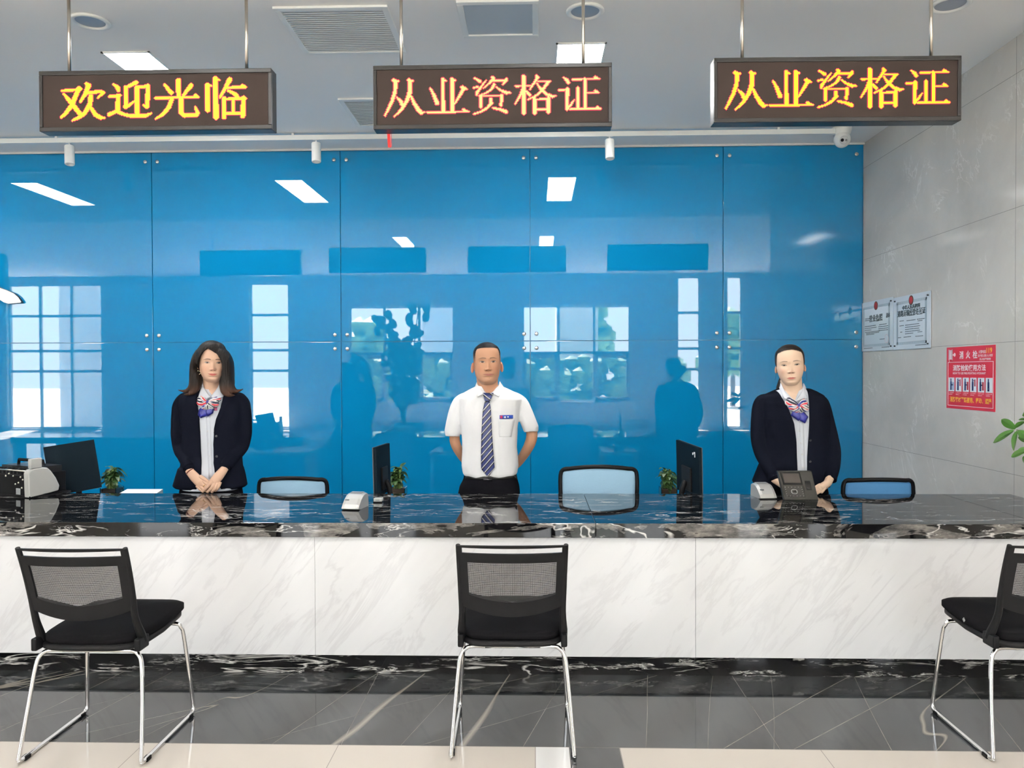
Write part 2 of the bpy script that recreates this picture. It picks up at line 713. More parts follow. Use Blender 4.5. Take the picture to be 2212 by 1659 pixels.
# walls
wb = MB().box((XL, WALLY, 0), (XRR, WALLY + .2, CEIL))
wall_back = struct(wb.build('wall_back', mat('blue wall paint', BLUE, .2, ior=GLASSIOR)))
wr = MB().box((XR, XRE, 0), (XR + .2, WALLY, CEIL))
wall_right = struct(wr.build('wall_right', STONE))
jj = MB()
for z in (.89, 1.69, 2.49, 3.29):
    jj.box((XR - .0006, XRE, z - .0012), (XR + .01, WALLY, z + .0012))
for y in (4.81,):
    jj.box((XR - .0006, y - .001, 0), (XR + .01, y + .001, CEIL))
jj.build('tile_joint', mat('stone joint', (.17, .16, .145), .7), wall_right)
struct(MB().box((XR + .2, XRE, 0), (XRR, XRE + .2, CEIL2)).build('wall_far_right', WALLW))
struct(MB().box((XL - .2, BACKY, 0), (XL, WALLY + .2, CEIL2)).build('wall_left', WALLW))
struct(MB().box((XRR, BACKY, 0), (XRR + .2, WALLY + .2, CEIL2)).build('wall_side_right', WALLW))

# front wall with windows
fw = MB()
xs = XL
T0, T1 = BACKY - .24, BACKY
for (x0, x1, z0, z1) in WINDOWS:
    fw.box((xs, T0, 0), (x0, T1, CEIL2))
    fw.box((x0, T0, 0), (x1, T1, z0))
    fw.box((x0, T0, z1), (x1, T1, CEIL2))
    xs = x1
fw.box((xs, T0, 0), (XRR, T1, CEIL2))
struct(fw.build('wall_front', mat('grey hall wall stone', (.22, .22, .215), .5)))
BLIND = mat('grey roller blind fabric', (.25, .27, .30), .8)
for i, (x0, x1, z0, z1) in enumerate(WINDOWS):
    wn = struct(thing('window_%d' % (i + 1), 'x', 'window', ((x0 + x1) / 2, T1 - .1, z0)))
    del wn['label'], wn['category']
    fr = MB()
    y0, y1 = T1 - .16, T1 - .10
    t = .035
    fr.box((x0, y0, z0), (x0 + t, y1, z1))
    fr.box((x1 - t, y0, z0), (x1, y1, z1))
    fr.box((x0, y0, z0), (x1, y1, z0 + t))
    fr.box((x0, y0, z1 - t), (x1, y1, z1))
    nx = max(1, round((x1 - x0) / .95))
    for k in range(1, nx):
        x = x0 + (x1 - x0) * k / nx
        fr.box((x - t, y0, z0), (x + t, y1, z1))
    rows = (2.05, 3.3) if z0 > .5 else (1.6, 2.15, 3.1)
    for z in rows:
        fr.box((x0, y0, z - t), (x1, y1, z + t))
    if z0 > .5:
        for a in (0, nx - 1):
            xa, xb = x0 + (x1 - x0) * a / nx + t, x0 + (x1 - x0) * (a + 1) / nx - t
            for q in (xa, xb - .07):
                fr.box((q, y0, z0 + t), (q + .07, y1, 2.05))
            fr.box((xa, y0, z0 + t), (xb, y1, z0 + .12))
            fr.box((xa, y0, 1.9), (xb, y1, 2.05))
            for k in range(7):
                zz = z0 + .25 + k * .16
                fr.box((xa, y0 - .05, zz), (xb, y0 - .035, zz + .012))
    fr.build('window_frame', ALU, wn)
    if z0 > .5:
        MB().box((x0 + .01, T1 - .07, 3.32), (x1 - .01, T1 - .06, z1)).build('roller_blind', BLIND, wn)

# ---- what stands outside, seen mirrored in the blue glass
TILEW = mat('white tiled facade', (.16, .17, .18), .6)
g = NG(TILEW)
bt = g.n('ShaderNodeTexBrick')
bt.inputs['Scale'].default_value = 1.0
bt.inputs['Brick Width'].default_value = .9
bt.inputs['Row Height'].default_value = .55
bt.inputs['Mortar Size'].default_value = .01
bt.inputs['Color1'].default_value = (.42, .45, .48, 1)
bt.inputs['Color2'].default_value = (.40, .43, .46, 1)
bt.inputs['Mortar'].default_value = (.2, .22, .24, 1)
g.lk(g.coord((1, 1, 1), (math.radians(90), 0, 0)), bt.inputs['Vector'])
g.base(bt.outputs[0])
GROUND = mat('pale concrete paving', (.68, .66, .63), .9)
struct(MB().box((-60, -75, -.3), (60, T0 - .01, -.12)).build('ground', GROUND))
p = MB().box((-14.2, -10.2, -.12), (-12.9, -9.2, 6.5)).build('entrance_pillar', TILEW)
tag(p, 'wide white tiled pillar outside the leftmost hall window', 'pillar')
p = MB().box((.8, -16, -.12), (2.3, -14.5, 4.4)).build('gate_pillar', TILEW)
tag(p, 'white tiled gate pillar outside the middle window', 'pillar')
bl = thing('street_building', 'tall grey apartment block far outside behind the gate pillar', 'building', (0, -60, -.12))
MB().box((-10, -64, -.12), (-1, -56, 21)).build('block_wall', mat('grey facade', (.30, .36, .42), .8), bl)
HEDGE = mat('hedge foliage', (.05, .10, .035), .8)
hd_ = MB()
for k in range(420):
    hx = -7.5 + 12.5 * random.random()
    hd_.ball((hx, -11.6 - .8 * random.random(), .0 + 1.95 * random.random()), .22 + .16 * random.random(), n=6)
tag(hd_.build('clipped_hedge', HEDGE), 'clipped green hedge outside the middle hall windows', 'hedge')
TREEG = mat('outdoor foliage', (.06, .13, .04), .7)
tid = 0
for (x, y, h, r, lb) in ((-17, -22, 4.6, 1.8, 'tree outside the far left window'), (-11.5, -28, 4.2, 1.7, 'tree outside between the left windows'),
                  (-7.6, -22, 3.6, 1.1, 'round tree outside the narrow window'), (3.9, -40, 6.2, 1.5, 'pointed tree outside right of the gate pillar'),
                  (9.5, -24, 4.0, 1.6, 'tree outside the right side windows')):
    t = thing('outdoor_tree', lb, 'tree', (x, y, -.12))
    MB().tube([(x, y, -.12), (x, y, h * .6)], [.14, .08]).build('trunk', mat('bark', (.12, .09, .07), .9), t)
    cr = MB()
    for k in range(46):
        a, q = random.random() * 6.28, random.random() ** .5
        zz = h * (.38 + .62 * random.random())
        rr = r * (1.05 - abs(zz / h - .6) * 1.5)
        cr.ball((x + math.cos(a) * q * rr, y + math.sin(a) * q * rr, zz), .42 + .3 * random.random(), n=6)
    cr.build('crown', TREEG, t)

# ================================================================ blue glass wall panels
def wallx(px):
    return at(px, 560, WALLY).x


zT = CEIL - .015
zM = 1.795
cols = [wallx(q) for q in (-76, 331, 737, 1145, 1561)] + [XR - .012]
names = [('far left, mostly out of frame', 'behind the monitor left of the woman with loose hair'),
         ('second column from the left edge', 'behind the woman with loose hair'),
         ('left of the tall thin joint in the middle', 'directly behind the man'),
         ('between the two right hand joints', 'between the man and the dark monitor on the right'),
         ('narrow one beside the stone wall', 'narrow one behind the woman with tied hair')]
for i in range(5):
    for r, (z0, z1) in enumerate(((zM, zT), (0.02, zM))):
        x0, x1 = cols[i] + .003, cols[i + 1] - .003
        g0, g1 = z0 + .003, z1 - .003
        lb = ('upper blue glass wall panel, ' if r == 0 else 'lower blue glass wall panel, ') + names[i][r]
        t = thing('glass_panel', lb, 'wall panel', ((x0 + x1) / 2, WALLY - .01, g0), 'blue glass panels of the back wall')
        MB().box((x0, WALLY - .016, g0), (x1, WALLY - .004, g1)).build('glass_sheet', BLUEG, t, bevel=.0015)
        for sx in (x0 + .052, x1 - .052):
            for sz in ((g1 - .08, g0 + .06) if r == 0 else (g1 - .06,)):
                MB().lathe([(.016, 0), (.018, .004), (.016, .012), (.006, .015)], (sx, WALLY - .015, sz), (0, -1, 0), 16).build('screw_cap', SCREW, t, smooth=True)
struct(MB().box((XL, WALLY - .03, CEIL - .016), (XR, WALLY - .0165, CEIL)).build('trim_1', WHITE))

# white raised logo stroke on the blue wall at the left edge
pl = [(-30, 606), (0, 622), (14, 627), (30, 634), (39, 642), (46, 652), (44, 654), (30, 655), (18, 656), (8, 653), (0, 648), (-30, 640)]
lg = MB()
a = [at(x, y, WALLY - .05) for x, y in pl]
lg.prism(a, (0, .033, 0))
o = lg.build('wall_logo_stroke', None, mats=[mat('cream acrylic', (.86, .84, .80), .3), mat('dark logo edge', (.03, .04, .06), .5)])
o.data.polygons.foreach_set('material_index', [0, 1] + [1] * len(pl))
tag(o, 'cream pointed raised logo stroke mounted on the blue wall at left edge', 'wall sign')

# ================================================================ ceiling fittings
def ceil_pt(px, py, z=CEIL):
    return atz(px, py, z)


def panel_light(x0, x1, y0, y1, z, label):
    t = thing('ceiling_light', label, 'ceiling light', ((x0 + x1) / 2, (y0 + y1) / 2, z), 'rectangular lit ceiling panels')
    fr = MB()
    for a, b in (((x0, y0), (x1, y0 + .012)), ((x0, y1 - .012), (x1, y1)), ((x0, y0), (x0 + .012, y1)), ((x1 - .012, y0), (x1, y1))):
        fr.box((a[0], a[1], z - .008), (b[0], b[1], z))
    fr.build('light_frame', WHITE, t)
    MB().box((x0 + .012, y0 + .012, z - .006), (x1 - .012, y1 - .012, z)).build('diffuser', LAMP, t)


panel_light(.138, .445, 4.80, 5.92, CEIL, 'bright rectangular ceiling light above the middle red lettered sign')
panel_light(-2.68, -2.375, 4.83, 5.92, CEIL, 'bright rectangular ceiling light above the left yellow lettered sign')
panel_light(-5.45, -5.15, 4.80, 5.92, CEIL, 'lit ceiling light beyond the left edge, mirrored in the blue glass')
for k, (x, y) in enumerate(((-2.6, 1.2), (.25, 1.2), (-2.6, -1.8), (.25, -1.8))):
    panel_light(x - .15, x + .15, y - .6, y + .6, CEIL2, 'lit hall ceiling panel behind the camera, ' + ('near left', 'near right', 'far left', 'far right')[k])


def downlight(x, y, z, label):
    t = thing('downlight', label, 'downlight', (x, y, z), 'round recessed downlights')
    MB().lathe([(.078, 0), (.105, 0), (.106, -.008), (.098, -.014), (.083, -.012), (.078, -.004)], (x, y, z), n=36, cap=False).build('trim_ring', WHITE, t, smooth=True)
    MB().lathe([(.079, -.0030), (.001, -.0028), (.001, -.0012), (.079, -.001)], (x, y, z), n=36).build('reflector', mat('grey reflector', (.33, .37, .44), .35), t)


for px, py, lb in ((195, 45, 'round recessed downlight above left end of the left sign'), (1264, 23, 'round recessed downlight beside the rod of the middle sign'),
                   (2053, 8, 'round recessed downlight beside the right rod of the right sign')):
    q = ceil_pt(px, py)
    downlight(q.x, q.y, CEIL, lb)
q = ceil_pt(1768, 262)
downlight(q.x, q.y, CEIL, 'round downlight just showing under the right sign')


def vent(x0, x1, y0, y1, label):
    t = thing('ceiling_vent', label, 'vent', ((x0 + x1) / 2, (y0 + y1) / 2, CEIL), 'louvred ceiling vents')
    z = CEIL
    fr = MB()
    wd = .035
    for a, b in (((x0, y0), (x1, y0 + wd)), ((x0, y1 - wd), (x1, y1)), ((x0, y0 + wd), (x0 + wd, y1 - wd)), ((x1 - wd, y0 + wd), (x1, y1 - wd))):
        fr.box((a[0], a[1], z - .014), (b[0], b[1], z))
    fr.build('vent_frame', WHITE, t, bevel=.003)
    sl = MB()
    n = 22
    for k in range(n):
        y = y0 + wd + (y1 - y0 - 2 * wd) * (k + .5) / n
        sl.hexa([(x0 + wd, y - .0105, z - .0125), (x1 - wd, y - .0105, z - .0125), (x1 - wd, y + .0085, z - .0095), (x0 + wd, y + .0085, z - .0095),
                 (x0 + wd, y - .0105, z - .0105), (x1 - wd, y - .0105, z - .0105), (x1 - wd, y + .0085, z - .0075), (x0 + wd, y + .0085, z - .0075)])
    sl.build('louvre', WHITE, t)
    MB().box((x0 + wd, y0 + wd, z - .0015), (x1 - wd, y1 - wd, z)).build('duct_back', mat('vent shadow', (.45, .46, .47), .8), t)


vent(-1.42, -.79, 4.27, 4.90, 'square louvred ceiling vent left of the middle sign rod')
vent(-1.42, -.79, 5.70, 6.33, 'louvred ceiling vent half hidden behind the middle sign')
t = thing('access_panel', 'square grey ceiling access panel in a white frame', 'access panel', (-.2, 4.46, CEIL))
fr = MB()
x0, x1, y0, y1 = -.415, .03, 4.235, 4.69
for a, b in (((x0, y0), (x1, y0 + .035)), ((x0, y1 - .035), (x1, y1)), ((x0, y0 + .035), (x0 + .035, y1 - .035)), ((x1 - .035, y0 + .035), (x1, y1 - .035))):
    fr.box((a[0], a[1], CEIL - .014), (b[0], b[1], CEIL))
fr.build('panel_frame', WHITE, t, bevel=.003)
MB().box((x0 + .035, y0 + .035, CEIL - .005), (x1 - .035, y1 - .035, CEIL)).build('panel_door', GREYP, t)

# track rail with three spots
TRY = 6.52
TRZ = CEIL - .02
xr_end = at(1803, 281, TRY).x
tr = thing('track_rail', 'long white lighting track under the ceiling in front of the blue wall', 'lighting track', (-1.5, TRY, TRZ))
MB().box((-7, TRY - .022, TRZ - .04), (xr_end, TRY + .018, TRZ)).build('rail', WHITE, tr)
for x in (-6, -4, -2, 0, 2):
    MB().box((x - .01, TRY - .01, TRZ), (x + .01, TRY + .01, CEIL)).build('rail_clip', WHITE, tr)
for px, py, tilt, lb in ((150, 331, .10, 'white cylinder spotlight on the track, under the left sign'), (683, 325, .05, 'white cylinder spotlight on the track, between left and middle signs'),
                   (1317, 318, .0, 'white cylinder spotlight on the track, at right end of middle sign')):
    q = at(px, py, TRY)
    t = thing('track_spotlight', lb, 'spotlight', (q.x, TRY, TRZ - .03), 'spotlights on the track')
    zt = TRZ - .03
    MB().box((q.x - .022, TRY - .014, zt - .012), (q.x + .022, TRY + .014, zt)).tube([(q.x, TRY, zt - .01), (q.x, TRY, zt - .05)], .006).build('track_adapter', WHITE, t)
    ax = Vector((tilt, -.15, -1)).normalized()
    c0 = Vector((q.x, TRY, zt - .035))
    MB().lathe([(.036, 0), (.038, .004), (.038, .158), (.036, .162), (.028, .162), (.026, .150)], c0, ax, 28).build('lamp_can', WHITE, t, smooth=False, bevel=0)

# dome camera
q = at(1818, 292, 6.55)
t = thing('security_camera', 'white dome security camera on the ceiling near the stone wall', 'security camera', (q.x, 6.55, CEIL))
MB().lathe([(.078, 0), (.078, -.02), (.068, -.05), (.05, -.062)], (q.x, 6.55, CEIL), n=32).build('mount_base', WHITE, t, smooth=True)
MB().ball((q.x, 6.54, CEIL - .098), .066, n=28).build('camera_ball', WHITE, t, smooth=True)
ax = Vector((-.12, -1, -.35)).normalized()
bc = Vector((q.x, 6.54, CEIL - .098)) + ax * .056
MB().lathe([(.034, 0), (.034, .006), (.028, .012)], bc, ax, 24).build('face_plate', mat('pale camera face', (.6, .6, .6), .3), t, smooth=True)
s_ = Vector((1, 0, 0))
MB().lathe([(.013, .008), (.013, .014), (.009, .017)], bc - s_ * .015, ax, 20).build('lens', BLACKP, t, smooth=True)
MB().lathe([(.010, .008), (.010, .013), (.007, .015)], bc + s_ * .016, ax, 20).build('infrared_led', mat('ir led', (.12, .12, .13), .2), t, smooth=True)

# red ribbon hanging behind the middle sign
rb = MB()
q0, q1 = at(838, 262, 4.15), at(841, 318, 4.15)
rw = .008
pts = [Vector((q0.x - rw, 4.15, q0.z)), Vector((q0.x + rw, 4.15, q0.z)), Vector((q1.x + rw, 4.152, q1.z)), Vector((q1.x - rw, 4.152, q1.z))]
rb.prism(pts, (0, .0012, 0))
rb.tube([q0 + Vector((.016, 0, 0)), q1 + Vector((.012, 0, .002)), q1 + Vector((0, 0, -.002))], .0014, 6)
o = rb.build('red_ribbon', REDR)
tag(o, 'short red ribbon dangling under the left end of the middle sign', 'ribbon')

# big leafy pot plant in the hall, mirrored in the blue glass
t = thing('hall_plant', 'tall leafy plant in the hall behind the camera, seen mirrored in blue glass', 'potted plant', (-3.0, -4.0, 0))
MB().lathe([(.16, 0), (.22, .40), (.20, .40), (.19, .36), (.001, .36)], (-3.0, -4.0, 0), n=24).build('pot', WALLW, t)
tk, lv = MB(), MB()
rnd = random.Random(5)
for (dx, dz) in ((-.45, 2.75), (.35, 3.0), (-.1, 2.2), (.15, 1.6)):
    tk.tube([(-3.0, -4.0, .36), (-3.0 + dx * .4, -4.0, 1.2), (-3.0 + dx, -4.0, dz)], [.03, .02, .01], 8, sm=3)
    for k in range(34):
        s_ = .35 + .65 * rnd.random()
        c = Vector((-3.0 + dx * s_, -4.0, .36 + (dz - .36) * s_))
        a_ = rnd.random() * 6.28
        d = Vector((math.cos(a_), math.sin(a_), rnd.uniform(-.2, .7))).normalized()
        lv.ball(c + d * .20, (.13, .05, .09), n=8, rot=Matrix.Rotation(rnd.random() * 3, 3, 'Y'))
tk.build('trunk', mat('plant trunk', (.08, .06, .04), .8), t)
lv.build('leaves', LEAFD, t)
# ================================================================ LED signs
G_ZX = {  # strokes (x, y, width) on a 2010 x 500 field, origin at (105, 105)
    'cong': [[(250, 195, 26), (265, 210, 30), (262, 300, 30), (235, 385, 26), (200, 460, 20), (172, 515, 14)], [(262, 200, 20), (298, 205, 8)],
             [(275, 350, 10), (310, 385, 26), (322, 415, 30)],
             [(385, 195, 28), (395, 215, 32), (390, 310, 34), (365, 385, 28), (320, 460, 22), (255, 525, 12)], [(395, 200, 20), (422, 205, 8)],
             [(400, 340, 14), (430, 410, 28), (465, 465, 32), (490, 497, 30)], [(490, 497, 22), (520, 488, 8)]],
    'ye': [[(570, 270, 12), (600, 330, 24), (630, 410, 34)], [(680, 195, 28), (685, 485, 28)], [(685, 200, 20), (712, 206, 8)],
           [(762, 195, 28), (767, 485, 30)], [(767, 200, 20), (792, 206, 8)], [(852, 270, 28), (886, 285, 20)],
           [(862, 285, 28), (825, 350, 22), (785, 420, 10)], [(545, 493, 14), (905, 492, 12)], [(862, 474, 22), (892, 490, 16)]],
    'zi': [[(962, 190, 12), (1005, 218, 24)], [(948, 277, 12), (985, 268, 14)], [(1060, 210, 8), (1020, 265, 15), (982, 318, 24), (975, 340, 16)],
           [(1112, 180, 18), (1125, 195, 24), (1090, 235, 16), (1040, 278, 10)], [(1110, 215, 10), (1215, 215, 12), (1238, 205, 22)],
           [(1238, 212, 20), (1208, 250, 12)], [(1130, 250, 22), (1110, 290, 18), (1060, 325, 12), (1000, 347, 9)],
           [(1150, 275, 10), (1200, 310, 18), (1240, 325, 24), (1272, 325, 8)], [(1000, 354, 9), (1195, 352, 11)],
           [(1013, 352, 22), (1016, 448, 26)], [(1195, 350, 26), (1190, 438, 22)],
           [(1100, 380, 26), (1105, 420, 26), (1070, 460, 20), (1010, 495, 15), (950, 515, 10)], [(1120, 462, 12), (1180, 475, 22), (1235, 498, 30)]],
    'ge': [[(1318, 268, 13), (1452, 265, 11)], [(1388, 180, 28), (1390, 510, 32)], [(1385, 290, 24), (1355, 360, 18), (1315, 425, 10)],
           [(1405, 310, 12), (1440, 350, 24)], [(1500, 175, 20), (1510, 190, 26), (1480, 240, 18), (1445, 295, 10)],
           [(1510, 228, 9), (1620, 230, 12)], [(1602, 235, 24), (1550, 310, 20), (1490, 360, 15), (1425, 392, 9)],
           [(1500, 240, 8), (1540, 300, 20), (1590, 345, 22), (1640, 367, 20), (1668, 360, 8)], [(1482, 385, 28), (1484, 510, 30)],
           [(1480, 390, 11), (1610, 388, 13)], [(1605, 380, 28), (1602, 505, 28)], [(1490, 482, 11), (1600, 480, 11)]],
    'zheng': [[(1738, 200, 12), (1765, 220, 24), (1778, 242, 24)], [(1692, 311, 13), (1768, 305, 15)], [(1768, 300, 28), (1765, 480, 28)],
              [(1765, 484, 20), (1800, 440, 16), (1828, 400, 8)], [(1815, 215, 12), (2045, 213, 14)], [(2012, 200, 24), (2036, 212, 16)],
              [(1922, 215, 26), (1925, 480, 28)], [(1858, 295, 26), (1858, 480, 26)], [(1930, 337, 11), (2038, 337, 13)], [(2012, 324, 22), (2032, 336, 14)],
              [(1795, 484, 16), (2055, 483, 18)], [(2030, 470, 24), (2045, 483, 16)]]}
G_HY = [  # welcome text on a 1950 x 495 field, origin (120, 155)
    [(290, 295, 20), (425, 286, 22), (450, 280, 26)], [(435, 275, 34), (410, 340, 36), (370, 440, 36), (320, 510, 30), (280, 552, 20)],
    [(303, 322, 16), (350, 390, 32), (400, 460, 36), (437, 512, 36)], [(500, 230, 22), (520, 248, 38), (490, 330, 32), (445, 408, 16)],
    [(495, 322, 22), (620, 307, 28), (650, 320, 22)], [(640, 325, 26), (602, 368, 14)],
    [(538, 350, 34), (530, 430, 36), (480, 520, 32), (425, 560, 26), (375, 582, 14)], [(540, 465, 24), (575, 530, 34), (620, 560, 32), (652, 562, 14)],
    [(735, 240, 16), (770, 270, 32), (780, 298, 28)], [(698, 359, 22), (790, 350, 26)], [(775, 350, 34), (770, 490, 34)], [(695, 532, 30), (760, 500, 30)],
    [(760, 500, 28), (830, 535, 26), (900, 550, 28), (1020, 546, 28), (1060, 526, 12)], [(932, 228, 34), (870, 262, 26), (842, 272, 18)],
    [(845, 270, 30), (840, 465, 32)], [(840, 466, 26), (880, 437, 20), (915, 407, 12)], [(938, 275, 32), (940, 518, 36)], [(935, 272, 20), (1040, 264, 26)],
    [(1035, 262, 32), (1026, 458, 34)], [(1022, 462, 28), (996, 448, 14)],
    [(1298, 215, 40), (1300, 372, 34)], [(1178, 252, 18), (1236, 332, 36)], [(1408, 265, 34), (1360, 330, 26), (1335, 365, 14)],
    [(1102, 379, 22), (1468, 376, 20)], [(1442, 360, 24), (1470, 380, 14)], [(1240, 390, 32), (1215, 470, 32), (1160, 540, 26), (1100, 578, 14)],
    [(1320, 385, 32), (1322, 530, 36), (1350, 553, 32), (1450, 553, 32), (1463, 530, 28), (1440, 470, 12)],
    [(1548, 265, 36), (1550, 505, 36)], [(1560, 268, 24), (1582, 272, 14)], [(1617, 205, 40), (1620, 575, 42)], [(1625, 212, 24), (1652, 220, 12)],
    [(1740, 215, 40), (1700, 300, 26), (1655, 385, 16)], [(1708, 291, 16), (1872, 288, 20)], [(1848, 275, 26), (1878, 290, 16)],
    [(1725, 320, 18), (1790, 358, 32), (1805, 382, 26)], [(1690, 395, 34), (1690, 575, 34)], [(1690, 402, 22), (1872, 402, 24)],
    [(1770, 405, 26), (1770, 540, 28)], [(1858, 392, 34), (1850, 568, 36)], [(1690, 540, 24), (1850, 538, 24)]]


def raster(strokes, ox, oy, w, h, cols=256, rows=64, skew=0.0):
    g = np.zeros((rows, cols), bool)
    X, Y = np.meshgrid((np.arange(cols) + .5) / cols * w + ox, (np.arange(rows) + .5) / rows * h + oy)
    Y = Y - skew * (X - ox - w / 2)
    for st in strokes:
        for (x0, y0, w0), (x1, y1, w1) in zip(st, st[1:]):
            dx, dy = x1 - x0, y1 - y0
            L = dx * dx + dy * dy
            t = np.clip(((X - x0) * dx + (Y - y0) * dy) / L, 0, 1)
            d = np.hypot(X - x0 - t * dx, Y - y0 - t * dy)
            g |= d < np.maximum((w0 + (w1 - w0) * t) / 2, 4.4)
    return g


def led_sign(corners, Y, lit, litmat, label, rods, rot=0.0, thick=.085):
    """corners: pixel (left, right, top, bottom) of the front face"""
    xl, xr, yt, yb = corners
    pl_, pr_ = at(xl, (yt + yb) / 2, Y), at(xr, (yt + yb) / 2, Y)
    xm = (pl_.x + pr_.x) / 2
    W = pr_.x - pl_.x
    ztop = at((xl + xr) / 2, yt, Y).z
    zbot = at((xl + xr) / 2, yb, Y).z
    H = ztop - zbot
    t = thing('led_sign', label, 'sign', (xm, Y, zbot), 'hanging led signs')
    hw = W / 2
    bz = .022
    fr = MB()
    R = Matrix.Rotation(rot, 3, 'Z')

    def L(x, y, z):
        return Vector((xm, Y, zbot)) + R @ Vector((x, y, z))

    def lbox(mb, a, b, mi=0):
        mb.hexa([L(a[0], a[1], a[2]), L(b[0], a[1], a[2]), L(b[0], b[1], a[2]), L(a[0], b[1], a[2]),
                 L(a[0], a[1], b[2]), L(b[0], a[1], b[2]), L(b[0], b[1], b[2]), L(a[0], b[1], b[2])], mi)
    lbox(fr, (-hw, .012, 0), (hw, thick, H))
    lbox(fr, (-hw, 0, 0), (hw, .012, bz))
    lbox(fr, (-hw, 0, H - bz), (hw, .012, H))
    lbox(fr, (-hw, 0, bz), (-hw + bz * .8, .012, H - bz))
    lbox(fr, (hw - bz * .8, 0, bz), (hw, .012, H - bz))
    fr.build('housing', FRAMEM, t, bevel=.003)
    ds = MB()
    ix, iz0, iz1 = hw - bz * .8, bz, H - bz
    lbox(ds, (-ix, .007, iz0), (ix, .0125, iz1))
    ds.build('led_matrix', DISPLAY, t)
    rows, cols = lit.shape
    pit = 2 * ix / cols
    piz = (iz1 - iz0) / rows
    pad = lit.copy()
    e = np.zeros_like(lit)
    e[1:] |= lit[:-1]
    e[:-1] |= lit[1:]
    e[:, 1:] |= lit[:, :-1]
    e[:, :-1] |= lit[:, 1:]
    e &= ~lit  # ring of dots around the strokes, painting their halo in red
    for nm, gr, mt, sz, yy in (('lit_lettering', lit, litmat, .47, .0050), ('red_glow_dots', e, GLOWR, .47, .0055)):
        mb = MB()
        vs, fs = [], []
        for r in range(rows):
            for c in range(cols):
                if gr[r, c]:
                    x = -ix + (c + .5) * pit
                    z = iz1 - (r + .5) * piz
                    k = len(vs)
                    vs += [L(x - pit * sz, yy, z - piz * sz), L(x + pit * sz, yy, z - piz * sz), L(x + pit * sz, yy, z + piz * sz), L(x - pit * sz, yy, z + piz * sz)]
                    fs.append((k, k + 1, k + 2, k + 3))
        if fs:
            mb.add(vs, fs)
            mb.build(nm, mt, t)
    for q in rods:
        b = at(q, yt, Y + thick / 2)
        MB().tube([(b.x, Y + thick / 2, ztop - .003), (b.x, Y + thick / 2, CEIL)], .0085, 14).build('hanging_rod', STEEL, t, smooth=True)
        MB().lathe([(.028, 0), (.028, -.008), (.012, -.012)], (b.x, Y + thick / 2, CEIL), n=20).build('rod_flange', STEEL, t)


zx = [s for k in G_ZX.values() for s in k]
A1 = raster(G_HY, 120, 150, 1950, 500, skew=-0.004)
A3 = raster(zx, 100, 105, 2025, 500, skew=-0.003)
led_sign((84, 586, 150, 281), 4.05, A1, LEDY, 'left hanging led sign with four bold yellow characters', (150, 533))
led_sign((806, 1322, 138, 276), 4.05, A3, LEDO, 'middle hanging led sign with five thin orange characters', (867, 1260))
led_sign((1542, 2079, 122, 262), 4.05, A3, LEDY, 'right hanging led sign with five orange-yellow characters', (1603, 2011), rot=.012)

BLANK = np.zeros((64, 256), bool)
led_sign((-577, -62, 168, 300), 4.05, BLANK, LEDY, 'led sign just beyond the left edge, its back mirrored in the blue glass', (-500, -130))
led_sign((-2300, -1560, 200, 390), 4.05, BLANK, LEDY, 'led sign farthest left beyond the frame, its back mirrored in blue glass', (-2200, -1650))

# ================================================================ certificates and poster on the stone wall
def wx(px, py):
    return atx(px, py, XR)


def wallframe(P):
    return (P, Vector((0, -1, 0)), Vector((0, 0, 1)), Vector((-1, 0, 0)))


